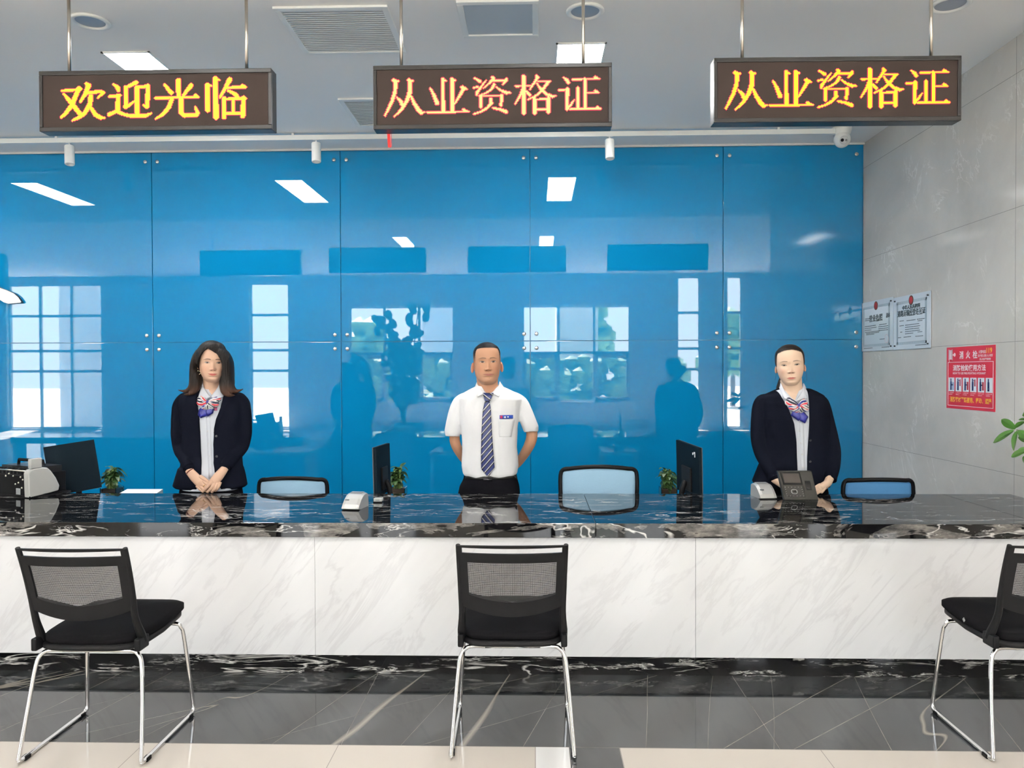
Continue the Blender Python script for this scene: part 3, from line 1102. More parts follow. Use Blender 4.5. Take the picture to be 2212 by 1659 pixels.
def certificate(pxl, pxr, ytl, ybl, label, left):
    a, b = wx(pxl, ytl), wx(pxl, ybl)
    c = wx(pxr, ytl)
    y0, y1 = a.y, c.y           # y0 far, y1 near
    z1, z0 = a.z, b.z
    W, H = y0 - y1, z1 - z0
    t = thing('framed_certificate', label, 'certificate', (XR, (y0 + y1) / 2, z0))
    X = XR - .004
    MB().box((XR - .010, y1, z0), (XR - .004, y0, z1)).build('acrylic_plate', mat('pale acrylic plate', (.62, .68, .73), .03, ior=1.55), t)
    for yy in (y0 - .03, y1 + .03):
        for zz in (z0 + .03, z1 - .03):
            MB().lathe([(.006, 0), (.006, .010), (.003, .012)], (XR - .009, yy, zz), (-1, 0, 0), 14).build('pin', mat('dark pin', (.1, .1, .1), .3, 1), t)
    org = Vector((XR - .0102, (y0 + y1) / 2, (z0 + z1) / 2))

    def rect(mb, u0, u1, v0, v1, mi, lift=0):   # u from far edge 0..1 toward near, v up 0..1
        ya, yb_ = y0 - W * u0, y0 - W * u1
        mb.box((XR - .0106 - lift, yb_, z0 + H * v0), (XR - .0100, ya, z0 + H * v1), None, mi)
    pr = MB()
    fw = .045
    # border
    for (u0, u1, v0, v1) in ((.09, .91, .90 - fw, .90), (.09, .91, .09, .09 + fw), (.09, .09 + fw, .09, .90), (.91 - fw, .91, .09, .90)):
        rect(pr, u0, u1, v0, v1, 1)
    for k in range(30):
        u = .10 + .8 * k / 30
        rect(pr, u, u + .012, .865, .892, 2, .0002)
        rect(pr, u, u + .012, .098, .125, 2, .0002)
    rnd = random.Random(3 if left else 5)
    if left:
        lines = [(.16, .34, .655), (.16, .30, .62), (.15, .5, .50), (.6, .82, .50), (.15, .52, .46), (.58, .86, .46), (.15, .36, .42), (.58, .86, .42),
                 (.16, .62, .38), (.58, .86, .385), (.2, .6, .355), (.2, .45, .33), (.62, .76, .215), (.12, .4, .055), (.68, .9, .055)]
    else:
        lines = [(.45, .6, .61), (.66, .8, .61), (.18, .3, .53), (.38, .62, .52), (.66, .86, .52), (.68, .8, .49), (.18, .3, .44), (.34, .72, .44),
                 (.34, .74, .40), (.34, .72, .36), (.2, .26, .32), (.34, .74, .32), (.34, .56, .28), (.68, .8, .29), (.14, .22, .22), (.3, .5, .22), (.62, .82, .215), (.62, .9, .055)]
    for (u0, u1, v) in lines:
        u = u0
        while u < u1:
            w_ = .018 + rnd.random() * .012
            rect(pr, u, min(u + w_, u1), v, v + .014, 3)
            u += w_ + .008
    pr.build('printed_sheet', None, t, mats=[CERT, INKG, CERT, INK])
    tx = MB()
    if left:
        ty_ = MB()
        text_mesh('营业执照', .062, wallframe(Vector((XR - .0108, y0 - W * .50, z0 + H * .64))), mb=tx, bold=.001, sx=1.05)
        text_mesh('副本', .045, wallframe(Vector((XR - .0108, y0 - W * .86, z0 + H * .66))), mb=ty_, sx=.8)
        ty_.build('copy_mark', INK, t)
    else:
        text_mesh('中华人民共和国', .034, wallframe(Vector((XR - .0108, y0 - W * .5, z0 + H * .77))), mb=tx, bold=.001, sx=1.2)
        text_mesh('道路运输经营许可证', .052, wallframe(Vector((XR - .0108, y0 - W * .5, z0 + H * .665))), mb=tx, bold=.0008, sx=.95)
    tx.build('heading', INK, t)
    em = MB().lathe([(.028, 0), (.028, .0020), (.001, .0022)], (XR - .0100, y0 - W * .5, z0 + H * .895), (-1, 0, 0), 28)
    em.build('round_emblem', mat('emblem red', (.40, .02, .02), .4), t)
    ring = MB().lathe([(.037, 0), (.037, .0010), (.001, .0012)], (XR - .0100, y0 - W * .5, z0 + H * .895), (-1, 0, 0), 28)
    ring.build('emblem_rim', mat('emblem dark rim', (.10, .05, .02), .4), t)
    if left:
        MB().lathe([(.030, 0), (.036, 0), (.036, .0012), (.030, .0012)], (XR - .0100, y0 - W * .82, z0 + H * .22), (-1, 0, 0), 28, cap=False).build('red_seal', mat('seal pink', (.60, .47, .50), .5), t)


certificate(1861, 1932, 656, 760, 'business licence certificate under clear acrylic, beside the blue wall', True)
certificate(1933, 2013, 644, 756, 'transport permit certificate with red emblem, nearer the poster', False)

a, b, c = wx(2046, 751), wx(2046, 881), wx(2151, 743)
y0, y1, z1, z0 = a.y, c.y, a.z, b.z
W, H = y0 - y1, z1 - z0
t = thing('fire_hydrant_poster', 'red fire hydrant instruction poster on the stone wall', 'poster', (XR, (y0 + y1) / 2, z0))
MB().box((XR - .003, y1, z0), (XR, y0, z1)).build('poster_sheet', RED, t)


def PR(mb, u0, u1, v0, v1, mi=0, lift=0.0):
    mb.box((XR - .0036 - lift, y0 - W * u1, z0 + H * v0), (XR - .0030, y0 - W * u0, z0 + H * v1), None, mi)


def PT(mb, txt, u0, u1, v0, v1, bold=0.0):
    """lettering stretched to fill the given box of the poster"""
    t_ = MB()
    text_mesh(txt, 1.0, (Vector((0, 0, 0)), Vector((1, 0, 0)), Vector((0, 1, 0)), Vector((0, 0, 1))), mb=t_, bold=bold, ext=.0)
    xs_ = [v.x for v in t_.v]
    ys_ = [v.y for v in t_.v]
    a_, b_, c_, d_ = min(xs_), max(xs_), min(ys_), max(ys_)
    vs = [Vector((XR - .0038, y0 - W * (u0 + (u1 - u0) * (v.x - a_) / (b_ - a_)), z0 + H * (v0 + (v1 - v0) * (v.y - c_) / (d_ - c_)))) for v in t_.v]
    mb.add(vs, t_.f)


bd = MB()
for (u0, u1, v0, v1) in ((.03, .97, .750, .757), (.03, .97, .045, .052), (.03, .038, .045, .757), (.962, .97, .045, .757), (.06, .066, .757, .79)):
    PR(bd, u0, u1, v0, v1)
bd.build('white_border', PAPER, t)
ic = MB()
PR(ic, .05, .13, .80, .955)
PR(ic, .045, .06, .79, .965)
PR(ic, .12, .135, .79, .965)
PR(ic, .13, .17, .865, .885)
ic.lathe([(.03 * H, 0), (.03 * H, .0008), (.001, .001)], (XR - .003, y0 - W * .18, z0 + H * .875), (-1, 0, 0), 18)
ic.build('hose_reel_icon', mat('poster pink white', (.8, .6, .64), .5), t)
for nm, mt_, txt, box, bo in (
        ('title_character', PAPER, '消', (.285, .375, .805, .930), .02), ('title_character', PAPER, '火', (.425, .515, .805, .930), .02), ('title_character', PAPER, '栓', (.565, .660, .805, .930), .02),
        ('method_heading', PAPER, '消防栓的使用方法', (.145, .825, .610, .712), .02), ('english_line', PAPER, 'HOW TO USE FIRE-FIGHTING HYDRANT', (.145, .825, .557, .592), .012),
        ('phone_caption', PAPER, '火警电话', (.685, .825, .880, .930), .01), ('phone_number', YEL, '119', (.835, .945, .880, .962), .03),
        ('small_notice', PAPER, '爱护消防设施 人人有责', (.67, .955, .825, .866), .01), ('small_notice', PAPER, '消防栓前严禁堆物', (.70, .92, .772, .810), .01),
        ('bottom_warning', YEL, '消防器材严禁挪用、移动、遮挡', (.08, .935, .105, .195), .025)):
    q_ = MB()
    PT(q_, txt, *box, bold=bo)
    q_.build(nm, mt_, t)
cap = [('1.打开或击碎箱门', '取出消防水带'), ('2.水带接在消火', '栓接口上'), ('3.连接水枪', '按下消火栓按钮'), ('4.打开阀门', '手轮'), ('5.按下水泵', '启动消火栓水泵'), ('6.对准火源', '根部喷水')]
for k, (c1, c2) in enumerate(cap):
    u = .055 + .155 * k
    q_ = MB()
    PT(q_, c1, u, u + .115, .250, .268)
    PT(q_, c2, u, u + .08, .222, .240)
    q_.build('picture_caption', PAPER, t)
for k in range(6):
    u = .05 + .155 * k
    PRm = MB()
    PR(PRm, u, u + .128, .28, .505, 0)
    fig = [(.035, .07, .30, .44, 1), (.040, .062, .44, .49, 1)]
    if k in (1, 3):
        fig += [(.085, .11, .37, .48, 2), (.06, .09, .455, .465, 1)]
    elif k in (2, 4):
        fig += [(.085, .12, .31, .44, 2), (.06, .1, .38, .40, 1)]
    elif k == 0:
        fig += [(.08, .12, .30, .43, 3), (.06, .1, .375, .40, 1)]
    else:
        fig += [(.03, .08, .33, .345, 3)]
    for (a0, a1, v0, v1, mi) in fig:
        PR(PRm, u + a0, u + a1, v0, v1, mi, .0002)
    PRm.build('picture_box', None, t, mats=[mat('picture white', (.68, .74, .78), .5), mat('figure navy', (.02, .04, .14), .5), mat('figure red', (.4, .04, .06), .5), mat('figure pale blue', (.35, .45, .65), .5)])
# ================================================================ reception counter
HC = .767
CF, CBK = 3.885, 4.842
cl_x, cr_x = -6.2, XR - .004
t = thing('reception_counter', 'long white marble service counter with glossy black marble top', 'counter', (0, 3.9, 0))
xj = at(1287, 1128, CF).x
MB().box((cl_x, CF, HC - .072), (xj - .0008, CBK, HC), mi=0).build('countertop', None, t, mats=[BT, BM], bevel=.0015)
MB().box((xj + .0008, CF, HC - .072), (cr_x, CBK, HC), mi=0).build('countertop', None, t, mats=[BT, BM], bevel=.0015)
for o in t.children:
    for p in o.data.polygons:
        p.material_index = 1 if abs(p.normal.y) > .5 else 0
xs = [cl_x] + [at(q, 1300, 3.90).x for q in (-143, 680, 1503)] + [cr_x]
for a, b in zip(xs, xs[1:]):
    MB().box((a + .0008, 3.905, .098), (b - .0008, 3.93, HC - .072)).build('front_panel', WM, t)
    MB().box((a + .0006, 3.925, 0), (b - .0006, 3.945, .098)).build('plinth', BK, t)
MB().box((cl_x, 3.93, .05), (cr_x, 3.95, HC - .08)).build('carcass', mat('counter carcass', (.3, .3, .3), .8), t)
MB().box((cl_x, 4.6, 0), (cl_x + .04, 4.8, HC - .08)).build('support', WALLW, t)
DZ = .66
desk_x = []
for a, b in ((60, 330), (775, 905), (1405, 1535)):
    xa, xb = at(a, 1060, 5.0).x, at(b, 1060, 5.0).x
    m_ = MB().box((xa, CBK + .001, DZ - .03), (xb, 5.50, DZ))
    m_.box((xa, CBK + .001, 0), (xa + .03, 5.50, DZ - .03))
    m_.box((xb - .03, CBK + .001, 0), (xb, 5.50, DZ - .03))
    m_.build('staff_desk', mat('pale desk board', (.6, .6, .58), .5), t)

# ================================================================ visitor chairs
def visitor_chair(loc, rz, label):
    t = thing('visitor_chair', label, 'chair', (0, 0, 0), 'black mesh visitor chairs')
    # local axes: +y toward the seat front (the counter), origin on the floor under the rear feet
    # chrome sled frame
    fr = MB()
    for s in (-1, 1):
        path = [(s * .10, .085, .418), (s * .165, .085, .418), (s * .196, .080, .402), (s * .212, .070, .36), (s * .226, .045, .22), (s * .240, .006, .035), (s * .241, .004, .018), (s * .241, .018, .010),
                (s * .241, .10, .010), (s * .241, .42, .010), (s * .241, .455, .014), (s * .239, .470, .034), (s * .232, .458, .15), (s * .216, .435, .36), (s * .208, .425, .40), (s * .19, .42, .418), (s * .10, .42, .418)]
        fr = MB().tube(path, .0085, 12, sm=4)
        fr.build('chrome_leg_frame', CHROME, t, smooth=True)
        for y in (.03, .41):
            MB().box((s * .241 - .011, y, 0), (s * .241 + .011, y + .035, .016)).build('glide', BLACKP, t, bevel=.003)
    for y in (.085, .42):
        MB().tube([(-.11, y, .418), (.11, y, .418)], .0085, 12).build('cross_tube', CHROME, t, smooth=True)
    # seat pan and cushion
    def slab(z0, z1, w0, w1, y0_, y1_, crown=0, n=4, dip=0):
        rows = []
        for z, k in ((z0, .96), (z0 + (z1 - z0) * .25, 1.0), (z0 + (z1 - z0) * .75, 1.0), (z1, .93), (z1 + crown, .6), (z1 + crown * 1.2, .2)):
            ring = []
            for i in range(48):
                a = 2 * math.pi * i / 48
                ca, sa = math.cos(a), math.sin(a)
                e = 2 / n
                yy = (abs(sa) ** e) * (1 if sa > 0 else -1)
                xx = (abs(ca) ** e) * (1 if ca > 0 else -1)
                wd = w0 + (w1 - w0) * (yy + 1) / 2
                ring.append(Vector((xx * wd * k, (y0_ + y1_) / 2 + yy * (y1_ - y0_) / 2 * k, z + dip * max(0, yy) ** 3 + .03 * max(0, yy))))
            rows.append(ring)
        return rows
    MB().rings(slab(.428, .452, .205, .215, .035, .50, n=5, dip=-.02)).build('seat_pan', BLACKM, t, smooth=True)
    MB().rings(slab(.450, .490, .198, .222, .045, .515, crown=.014, n=5, dip=-.018)).build('seat_cushion', BLACKF, t, smooth=True)
    # backrest: leaning away from the seat; profile in (y, z)
    def by(z):
        q = (z - .5) / .37
        return .035 - .06 * q - .045 * q * q + .0

    def bx(z, s):      # outer half width
        return s * (.196 + .012 * min(1, max(0, (z - .5) / .36)))
    zt, zb = .854, .545
    fr = MB()
    Tk = .013

    def plate(u0, u1, z0f, z1f, nx=16, nz=3, th=Tk):
        """band between two curves z0f(u), z1f(u), u from -1..1 across"""
        rowsF, rowsB = [], []
        for j_ in range(nz + 1):
            rf, rbk = [], []
            for i in range(nx + 1):
                u = u0 + (u1 - u0) * i / nx
                z = z0f(u) + (z1f(u) - z0f(u)) * j_ / nz
                curve = .028 * u * u
                x = u * abs(bx(z, 1))
                rf.append(Vector((x, by(z) + curve, z)))
                rbk.append(Vector((x, by(z) + curve - th, z)))
            rowsF.append(rf)
            rowsB.append(rbk)
        ring = []
        n1, n2 = len(rowsF), len(rowsF[0])
        for j_ in range(n1):
            ring.append(rowsF[j_] + rowsB[j_][::-1])
        fr.rings(ring)
    top = lambda u: zt - .004 * u * u
    plate(-1, 1, lambda u: zt - .012, top, nz=2)                       # handle bar
    plate(-1, 1, lambda u: zt - .072, lambda u: zt - .034)             # upper band
    wz = lambda u: .648 - .030 * (1 - (u / .86) ** 2)                   # window lower edge
    plate(-1, 1, lambda u: .596 - .040 * (1 - u * u), lambda u: wz(u))
    for s in (-1, 1):
        plate(min(s * .84, s), max(s * .84, s), lambda u: .60, lambda u: zt - .070, nx=4, nz=10)
        plate(min(s * .93, s), max(s * .93, s), lambda u: zt - .036, lambda u: zt - .010, nx=2, nz=3)
        # side post with rounded back
        pth = [(bx(z, s), by(z) + .024, z) for z in (zt - .002, .79, .72, .64, .575)] + [(s * .200, .060, .535), (s * .203, .085, .485), (s * .205, .10, .452)]
        fr.tube(pth, [.009, .010, .011, .012, .013, .014, .017, .015], 12, sm=3)
    fr.build('back_frame', BLACKM, t, smooth=False, bevel=.0012)
    for s in (-1, 1):
        MB().box((s * .205 - .012, .045, .425), (s * .205 + .012, .125, .475)).build('bracket', BLACKP, t, bevel=.006)
    # mesh panel woven from thin threads
    ms = MB()
    zz0, zz1 = .622, zt - .070
    n1, n2 = 44, 92
    for i in range(n1 + 1):
        z = zz0 + (zz1 - zz0) * i / n1
        prev = None
        th = .00115
        ptsf = []
        for k in range(13):
            u = -.86 + 1.72 * k / 12
            ptsf.append((Vector((u * abs(bx(z, 1)), by(z) + .028 * u * u - .006, z))))
        vs, fs = [], []
        for p in ptsf:
            vs += [p + Vector((0, 0, -th)), p + Vector((0, 0, th))]
        for k in range(12):
            fs.append((2 * k, 2 * k + 2, 2 * k + 3, 2 * k + 1))
        ms.add(vs, fs)
    for i in range(n2 + 1):
        u = -.86 + 1.72 * i / n2
        th = .0007
        vs, fs = [], []
        for k in range(7):
            z = zz0 + (zz1 - zz0) * k / 6
            p = Vector((u * abs(bx(z, 1)), by(z) + .028 * u * u - .0055, z))
            vs += [p + Vector((-th, 0, 0)), p + Vector((th, 0, 0))]
        for k in range(6):
            fs.append((2 * k, 2 * k + 1, 2 * k + 3, 2 * k + 2))
        ms.add(vs, fs)
    ms.build('back_mesh', mat('black mesh weave', (.012, .012, .013), .7), t)
    return t


vc = visitor_chair(None, 0, 'black mesh-back visitor chair with chrome sled legs in the middle, before the man')


def place_chair(o, pxa, pya, rz, label):
    """rear feet midpoint from two floor pixels"""
    q0, q1 = atz(*pxa, 0), atz(*pya, 0)
    mdl = (q0 + q1) / 2
    o.location = (mdl.x, mdl.y, 0)
    o.rotation_euler = (0, 0, rz)
    o['label'] = label


c1 = copy_tree(vc)
c2 = copy_tree(vc)
place_chair(vc, (976, 1640), (1240, 1644), .02, 'black mesh-back visitor chair with chrome sled legs in the middle, before the man')
place_chair(c1, (38, 1652), (306, 1656), .0, 'black mesh-back visitor chair with chrome sled legs at the left end')
place_chair(c2, (2150, 1650), (2418, 1650), .0, 'black mesh-back visitor chair cut off by the right edge')
tg = MB().box((-.0075, -.001, -.0075), (.0075, 0, .0075))
tg2 = tg.build('seat_tag', mat('grey tag', (.3, .3, .3), .5), None)
tg2.parent = c2
tg2.location = (-.216, .26, .474)
tg2.rotation_euler = (0, math.radians(45), math.radians(-90))

# ================================================================ office chairs behind the counter
def office_chair(pl, pr, ptop, Y, meshcol, label, sag=6, drop=.30):
    xl, xr = at(pl, 1060, Y).x, at(pr, 1060, Y).x
    zt = at((pl + pr) / 2, ptop, Y).z
    cx, hw = (xl + xr) / 2, (xr - xl) / 2
    t = thing('office_chair', label, 'office chair', (cx, Y + .1, 0), 'office chairs behind the counter')
    zb = zt - .46
    sg = sag / 350

    def outline(k, dy=0):
        pts = []
        for i in range(13):
            u = -1 + 2 * i / 12
            pts.append(Vector((cx + u * (hw - .03) * k, Y + .04 * u * u, zt - sg * u * u - .012 - (1 - k) * .1)))
        L = Vector((cx - hw * k + .010, Y + .045, zt - sg - .05))
        Rr = Vector((cx + hw * k - .010, Y + .045, zt - sg - .05))
        lo = [Vector((cx - (hw - .012) * k, Y + .04, zt - sg - .2)), Vector((cx - (hw - .035) * k, Y + .03, zb + .05)), Vector((cx - (hw - .06) * k, Y + .03, zb)), Vector((cx, Y, zb - .015)),
              Vector((cx + (hw - .06) * k, Y + .03, zb)), Vector((cx + (hw - .035) * k, Y + .03, zb + .05)), Vector((cx + (hw - .012) * k, Y + .04, zt - sg - .2))]
        return pts + [Rr] + lo[::-1] + [L]
    o1 = outline(1)
    MB().tube(o1 + [o1[0], o1[1]], .0135, 12, sm=3).build('back_frame', BLACKP, t, smooth=True)
    ms = MB()
    rows = []
    for j_ in range(16):
        z = zt - .012 - (.46 - .02) * j_ / 15
        row = []
        for i in range(17):
            u = -1 + 2 * i / 16
            zz = z - sg * u * u * (1 - j_ / 15)
            wd = hw - .012 - (.045 * max(0, (j_ - 9) / 6))
            row.append(Vector((cx + u * wd, Y + .04 * u * u + .006, zz)))
        rows.append(row)
    ms.grid(rows)
    o = ms.build('back_mesh', meshcol, t, smooth=True)
    sd = o.modifiers.new('s', 'SOLIDIFY')
    sd.thickness = .002
    MB().box((cx - .25, Y + .06, .45), (cx + .25, Y + .54, .52)).build('seat', BLACKF, t, bevel=.03)
    MB().tube([(cx, Y + .3, .08), (cx, Y + .3, .46)], .03).build('gas_column', BLACKP, t)
    MB().tube([(cx, Y + .02, zb), (cx, Y + .05, .42), (cx, Y + .2, .42)], .02, sm=3).build('back_support', BLACKP, t)
    for k in range(5):
        a = k * 2 * math.pi / 5 + .3
        e = Vector((cx + .28 * math.cos(a), Y + .3 + .28 * math.sin(a), .07))
        lg_ = MB().tube([(cx, Y + .3, .10), e], [.022, .014]).build('base_leg', BLACKP, t)
        MB().ball(e + Vector((0, 0, -.04)), .03).build('castor', BLACKP, lg_)
    return t


MESHL = mat('pale blue chair mesh', (.36, .58, .78), .8)
MESHD = mat('blue chair mesh', (.075, .25, .52), .8)
for MM in (MESHL, MESHD):
    g = NG(MM)
    g.bump(g.noise(g.coord((40, 40, 900)), 1, 1), .5, .002)
office_chair(551, 706, 1029, 5.05, MESHL, 'office chair with pale blue mesh back beside the woman with loose hair')
office_chair(1208, 1381, 1004, 4.99, MESHL, 'tallest office chair back, pale blue mesh, right of the man', sag=8)
office_chair(1824, 1983, 1032, 4.98, MESHD, 'office chair with darker blue mesh back before the stone wall', sag=4)

# ================================================================ monitors
def monitor(TL, TR, BL, depth_dir, label, th=.02, screen=False):
    """corner points of the big face plus a thickness vector"""
    TL, TR, BL = Vector(TL), Vector(TR), Vector(BL)
    BR = TR + BL - TL
    mid = (BL + BR) / 2
    t = thing('monitor', label, 'monitor', (mid.x, mid.y, DZ))
    n = (TR - TL).cross(BL - TL).normalized()
    if n.dot(Vector(depth_dir)) < 0:
        n = -n
    n = n * th
    MB().hexa([BL, BR, BR + n, BL + n, TL, TR, TR + n, TL + n]).build('screen_housing', MONB, t, bevel=.003)
    n2 = n * 1.0
    e = (TR - TL) * .012
    v = (BL - TL) * .02
    MB().hexa([BL + n - v * 0, BR + n, BR + n * 1.25, BL + n * 1.25, TL + n, TR + n, TR + n * 1.25, TL + n * 1.25]).build('bezel', MONE, t)
    cc = (BL + BR) / 2 + (TL - BL) * .28 - n * .6
    if screen:
        n = -n * 2.2
        cc = (BL + BR) / 2 + (TL - BL) * .28 + Vector((0, .05, 0))
    nh = Vector((n.x, n.y, 0))
    MB().tube([cc, cc + Vector((0, 0, -.05)) - nh * 1.2, Vector((cc.x, cc.y, DZ + .016)) - nh * 1.6], .018, sm=3).build('stand_neck', BLACKP, t, smooth=True)
    fc = Vector((cc.x, cc.y, DZ + .002)) - nh * 1.6
    MB().lathe([(.10, 0), (.10, .008), (.03, .014)], fc, n=28).build('stand_base', BLACKP, t)
    if screen:
        return t
    MB().hexa([cc + (TL - TR) * .2 + (BL - TL) * .18, cc + (TR - TL) * .2 + (BL - TL) * .18, cc + (TR - TL) * .2 + (BL - TL) * .18 + n * .7, cc + (TL - TR) * .2 + (BL - TL) * .18 + n * .7,
               cc + (TL - TR) * .2 - (BL - TL) * .28, cc + (TR - TL) * .2 - (BL - TL) * .28, cc + (TR - TL) * .2 - (BL - TL) * .28 + n * .7, cc + (TL - TR) * .2 - (BL - TL) * .28 + n * .7]).build('back_bulge', BLACKM, t, bevel=.004)
    return t


tl, tr_, bl_ = at(93, 966, 5.02), at(203, 949, 5.18), at(110, 1072, 4.98)
monitor(tl, tr_, bl_, (0, 1, 0), 'tilted black monitor seen from behind, next to the grey-white printer', screen=True)
m2 = monitor(at(812, 967, 4.88), at(842, 957, 5.16), Vector((at(815, 1070, 4.88).x, 4.88, .735)), (-1, .2, 0), 'edge-on dark monitor left of the man')
m3 = monitor(at(1460, 950, 5.24), at(1509, 968, 4.88), Vector((at(1462, 1050, 5.24).x, 5.24, .735)), (1, .3, 0), 'dark monitor with a small white sticker, right of the man')
q = at(1500, 980, 5.06)
d_ = (at(1509, 968, 5.0) - at(1460, 949, 5.38)).normalized()
up = Vector((0, 0, 1))
nn = d_.cross(up).normalized()
if nn.y > 0:
    nn = -nn
pA, pB = at(1460, 950, 5.24), at(1509, 968, 4.88)
def onface(u, z):
    p = pA + (pB - pA) * u
    return Vector((p.x, p.y, z)) + nn * .003
zq = at(1500, 976, 4.95).z
st = MB()
for u0, u1, za, zb_ in ((.76, .80, zq - .006, zq - .02), (.82, .88, zq, zq - .012), (.85, .88, zq - .01, zq - .033)):
    st.prism([onface(u0, zb_), onface(u1, zb_), onface(u1, za), onface(u0, za)], nn * .0008)
st.build('white_sticker', PAPER, m3)

# ================================================================ potted bamboo
def leaf_geom(mb, base, direction, L, W, droop=.3, mi=0, up=Vector((0, 0, 1)), n=7):
    d = Vector(direction).normalized()
    side = d.cross(up)
    if side.length < .1:
        side = d.cross(Vector((0, 1, 0)))
    side.normalize()
    nrm = side.cross(d).normalized()
    vs = []
    for i in range(n):
        s = i / (n - 1)
        wdt = W * math.sin(math.pi * min(1, s * .93 + .05)) ** .8 * .5
        c = Vector(base) + d * (L * s) - Vector((0, 0, 1)) * (droop * L * s * s)
        vs += [c + side * wdt + nrm * .12 * wdt * 2, c - nrm * 0.0, c - side * wdt + nrm * .12 * wdt * 2]
    fs = []
    for i in range(n - 1):
        a = i * 3
        fs += [(a, a + 1, a + 4, a + 3), (a + 1, a + 2, a + 5, a + 4)]
    mb.add(vs, fs, None, mi)


def bamboo(px, Y, ptop, width, label, seed):
    rnd = random.Random(seed)
    b = at(px, 1063, Y)
    x, z0 = b.x, DZ + .002
    zt = at(px, ptop, Y).z
    t = thing('potted_bamboo', label, 'potted plant', (x, Y, DZ), 'lucky bamboo pots')
    hw = .055
    pt = MB()
    zp = at(px, 1052, Y).z
    for a, b_ in (((x - hw, Y - hw), (x + hw, Y - hw + .004)), ((x - hw, Y + hw - .004), (x + hw, Y + hw)), ((x - hw, Y - hw + .004), (x - hw + .004, Y + hw - .004)), ((x + hw - .004, Y - hw + .004), (x + hw, Y + hw - .004))):
        pt.box((a[0], a[1], z0), (b_[0], b_[1], zp))
    pt.box((x - hw + .004, Y - hw + .004, z0), (x + hw - .004, Y + hw - .004, z0 + .004))
    pt.build('glass_pot', GLASS, t)
    MB().box((x - hw + .005, Y - hw + .005, z0 + .005), (x + hw - .005, Y + hw - .005, zp - .008)).build('soil', SOIL, t)
    st = MB()
    lf = MB()
    tops = []
    for k in range(7):
        a = k * 2 * math.pi / 7
        r = .024 if k else 0
        sx, sy = x + r * math.cos(a), Y + r * math.sin(a)
        h = (zt - zp) * (.45 + .3 * rnd.random())
        st.tube([(sx, sy, zp - .01), (sx, sy, zp + h)], .0085, 8)
        for q_ in range(5):
            st.tube([(sx, sy, zp + h * q_ / 5), (sx, sy, zp + h * q_ / 5 + .003)], .0098, 8)
        tops.append(Vector((sx, sy, zp + h)))
    st.build('stalks', STALK, t)
    for tp in tops:
        for k in range(13):
            a = rnd.random() * 6.28
            el = rnd.uniform(.1, 1.1)
            d = (math.cos(a) * math.cos(el), math.sin(a) * math.cos(el), math.sin(el))
            leaf_geom(lf, tp - Vector((0, 0, rnd.random() * .10)), d, rnd.uniform(.7, 1.2) * width * .5, .036, rnd.uniform(.3, 1.0))
    lf.build('leaves', LEAFD, t)


bamboo(242, 5.36, 993, .17, 'potted lucky bamboo in a square glass pot beside the tilted monitor', 1)
bamboo(860, 5.38, 994, .14, 'potted lucky bamboo partly behind the edge-on monitor', 2)
bamboo(1443, 5.40, 993, .15, 'potted lucky bamboo beside the monitor right of the man', 3)

# ================================================================ printer at the left end
a0 = atz(64, 1077, HC)
a1 = at(128, 1060, 4.80)
dirS = Vector((a1.x - a0.x, a1.y - a0.y, 0)).normalized()
nrm = Vector((dirS.y, -dirS.x, 0))       # toward the right-hand viewer side


def pp(px, py):   # pixel to point in the side plane of the cover
    d = ray(px, py)
    k = (a0 - CAM).dot(nrm) / d.dot(nrm)
    return CAM + d * k


poly = [(64, 1077), (62, 1024), (66, 1016), (76, 1012), (92, 1010), (103, 1010), (111, 1017), (121, 1031), (129, 1048), (127, 1059)]
P3 = [pp(*q) for q in poly]
t = thing('receipt_printer', 'black desktop printer with light grey side cover at left end of counter', 'printer', (a0.x, a0.y, HC))
lf_ = -nrm
MB().prism(P3, lf_ * .05).build('side_cover', OFFW, t, bevel=.006)
zc = P3[0].z
L_ = .40
o_ = Vector((a0.x, a0.y, HC))
bd = MB()


def PB(mb, s0, s1, n0, n1, z0_, z1_, mi=0):
    mb.hexa([o_ + dirS * s0 + lf_ * n0 + Vector((0, 0, z0_)), o_ + dirS * s0 + lf_ * n1 + Vector((0, 0, z0_)), o_ + dirS * s1 + lf_ * n1 + Vector((0, 0, z0_)), o_ + dirS * s1 + lf_ * n0 + Vector((0, 0, z0_)),
             o_ + dirS * s0 + lf_ * n0 + Vector((0, 0, z1_)), o_ + dirS * s0 + lf_ * n1 + Vector((0, 0, z1_)), o_ + dirS * s1 + lf_ * n1 + Vector((0, 0, z1_)), o_ + dirS * s1 + lf_ * n0 + Vector((0, 0, z1_))], mi)


PB(bd, .0, .27, .05, .42, .012, .135)
PB(bd, .0, .27, -.0, .42, .0, .014)
bd.build('body', BLACKP, t, bevel=.004)
md = MB()
for k in range(9):
    PB(md, .02, .035, .07 + k * .035, .085 + k * .035, .135, .155 + .006 * (k % 3))
    PB(md, .05, .08, .06 + k * .037, .066 + k * .037, .14, .17)
PB(md, .10, .25, .06, .42, .135, .175)
md.build('print_mechanism', mat('dark mechanism', (.03, .03, .032), .3, .4), t, bevel=.001)
sc_ = MB()
for k, (nv, zv) in enumerate(((.06, .11), (.08, .125), (.10, .09), (.07, .06), (.13, .08), (.15, .128), (.19, .14), (.22, .125))):
    sc_.ball(o_ + dirS * (-.001) + lf_ * nv + Vector((0, 0, zv)), .0055, n=10)
sc_.tube([o_ + dirS * .015 + lf_ * .06 + Vector((0, 0, .160)), o_ + dirS * .015 + lf_ * .4 + Vector((0, 0, .160))], .004)
sc_.build('screw', mat('bright zinc', (.7, .68, .6), .3, 1), t, smooth=True)
lb = MB()
PB(lb, -.0015, .0, .085, .125, .018, .055)
lb.build('label_plate', mat('grey label', (.45, .48, .5), .3, .3), t)
hd = MB()
hz = .26 - .012
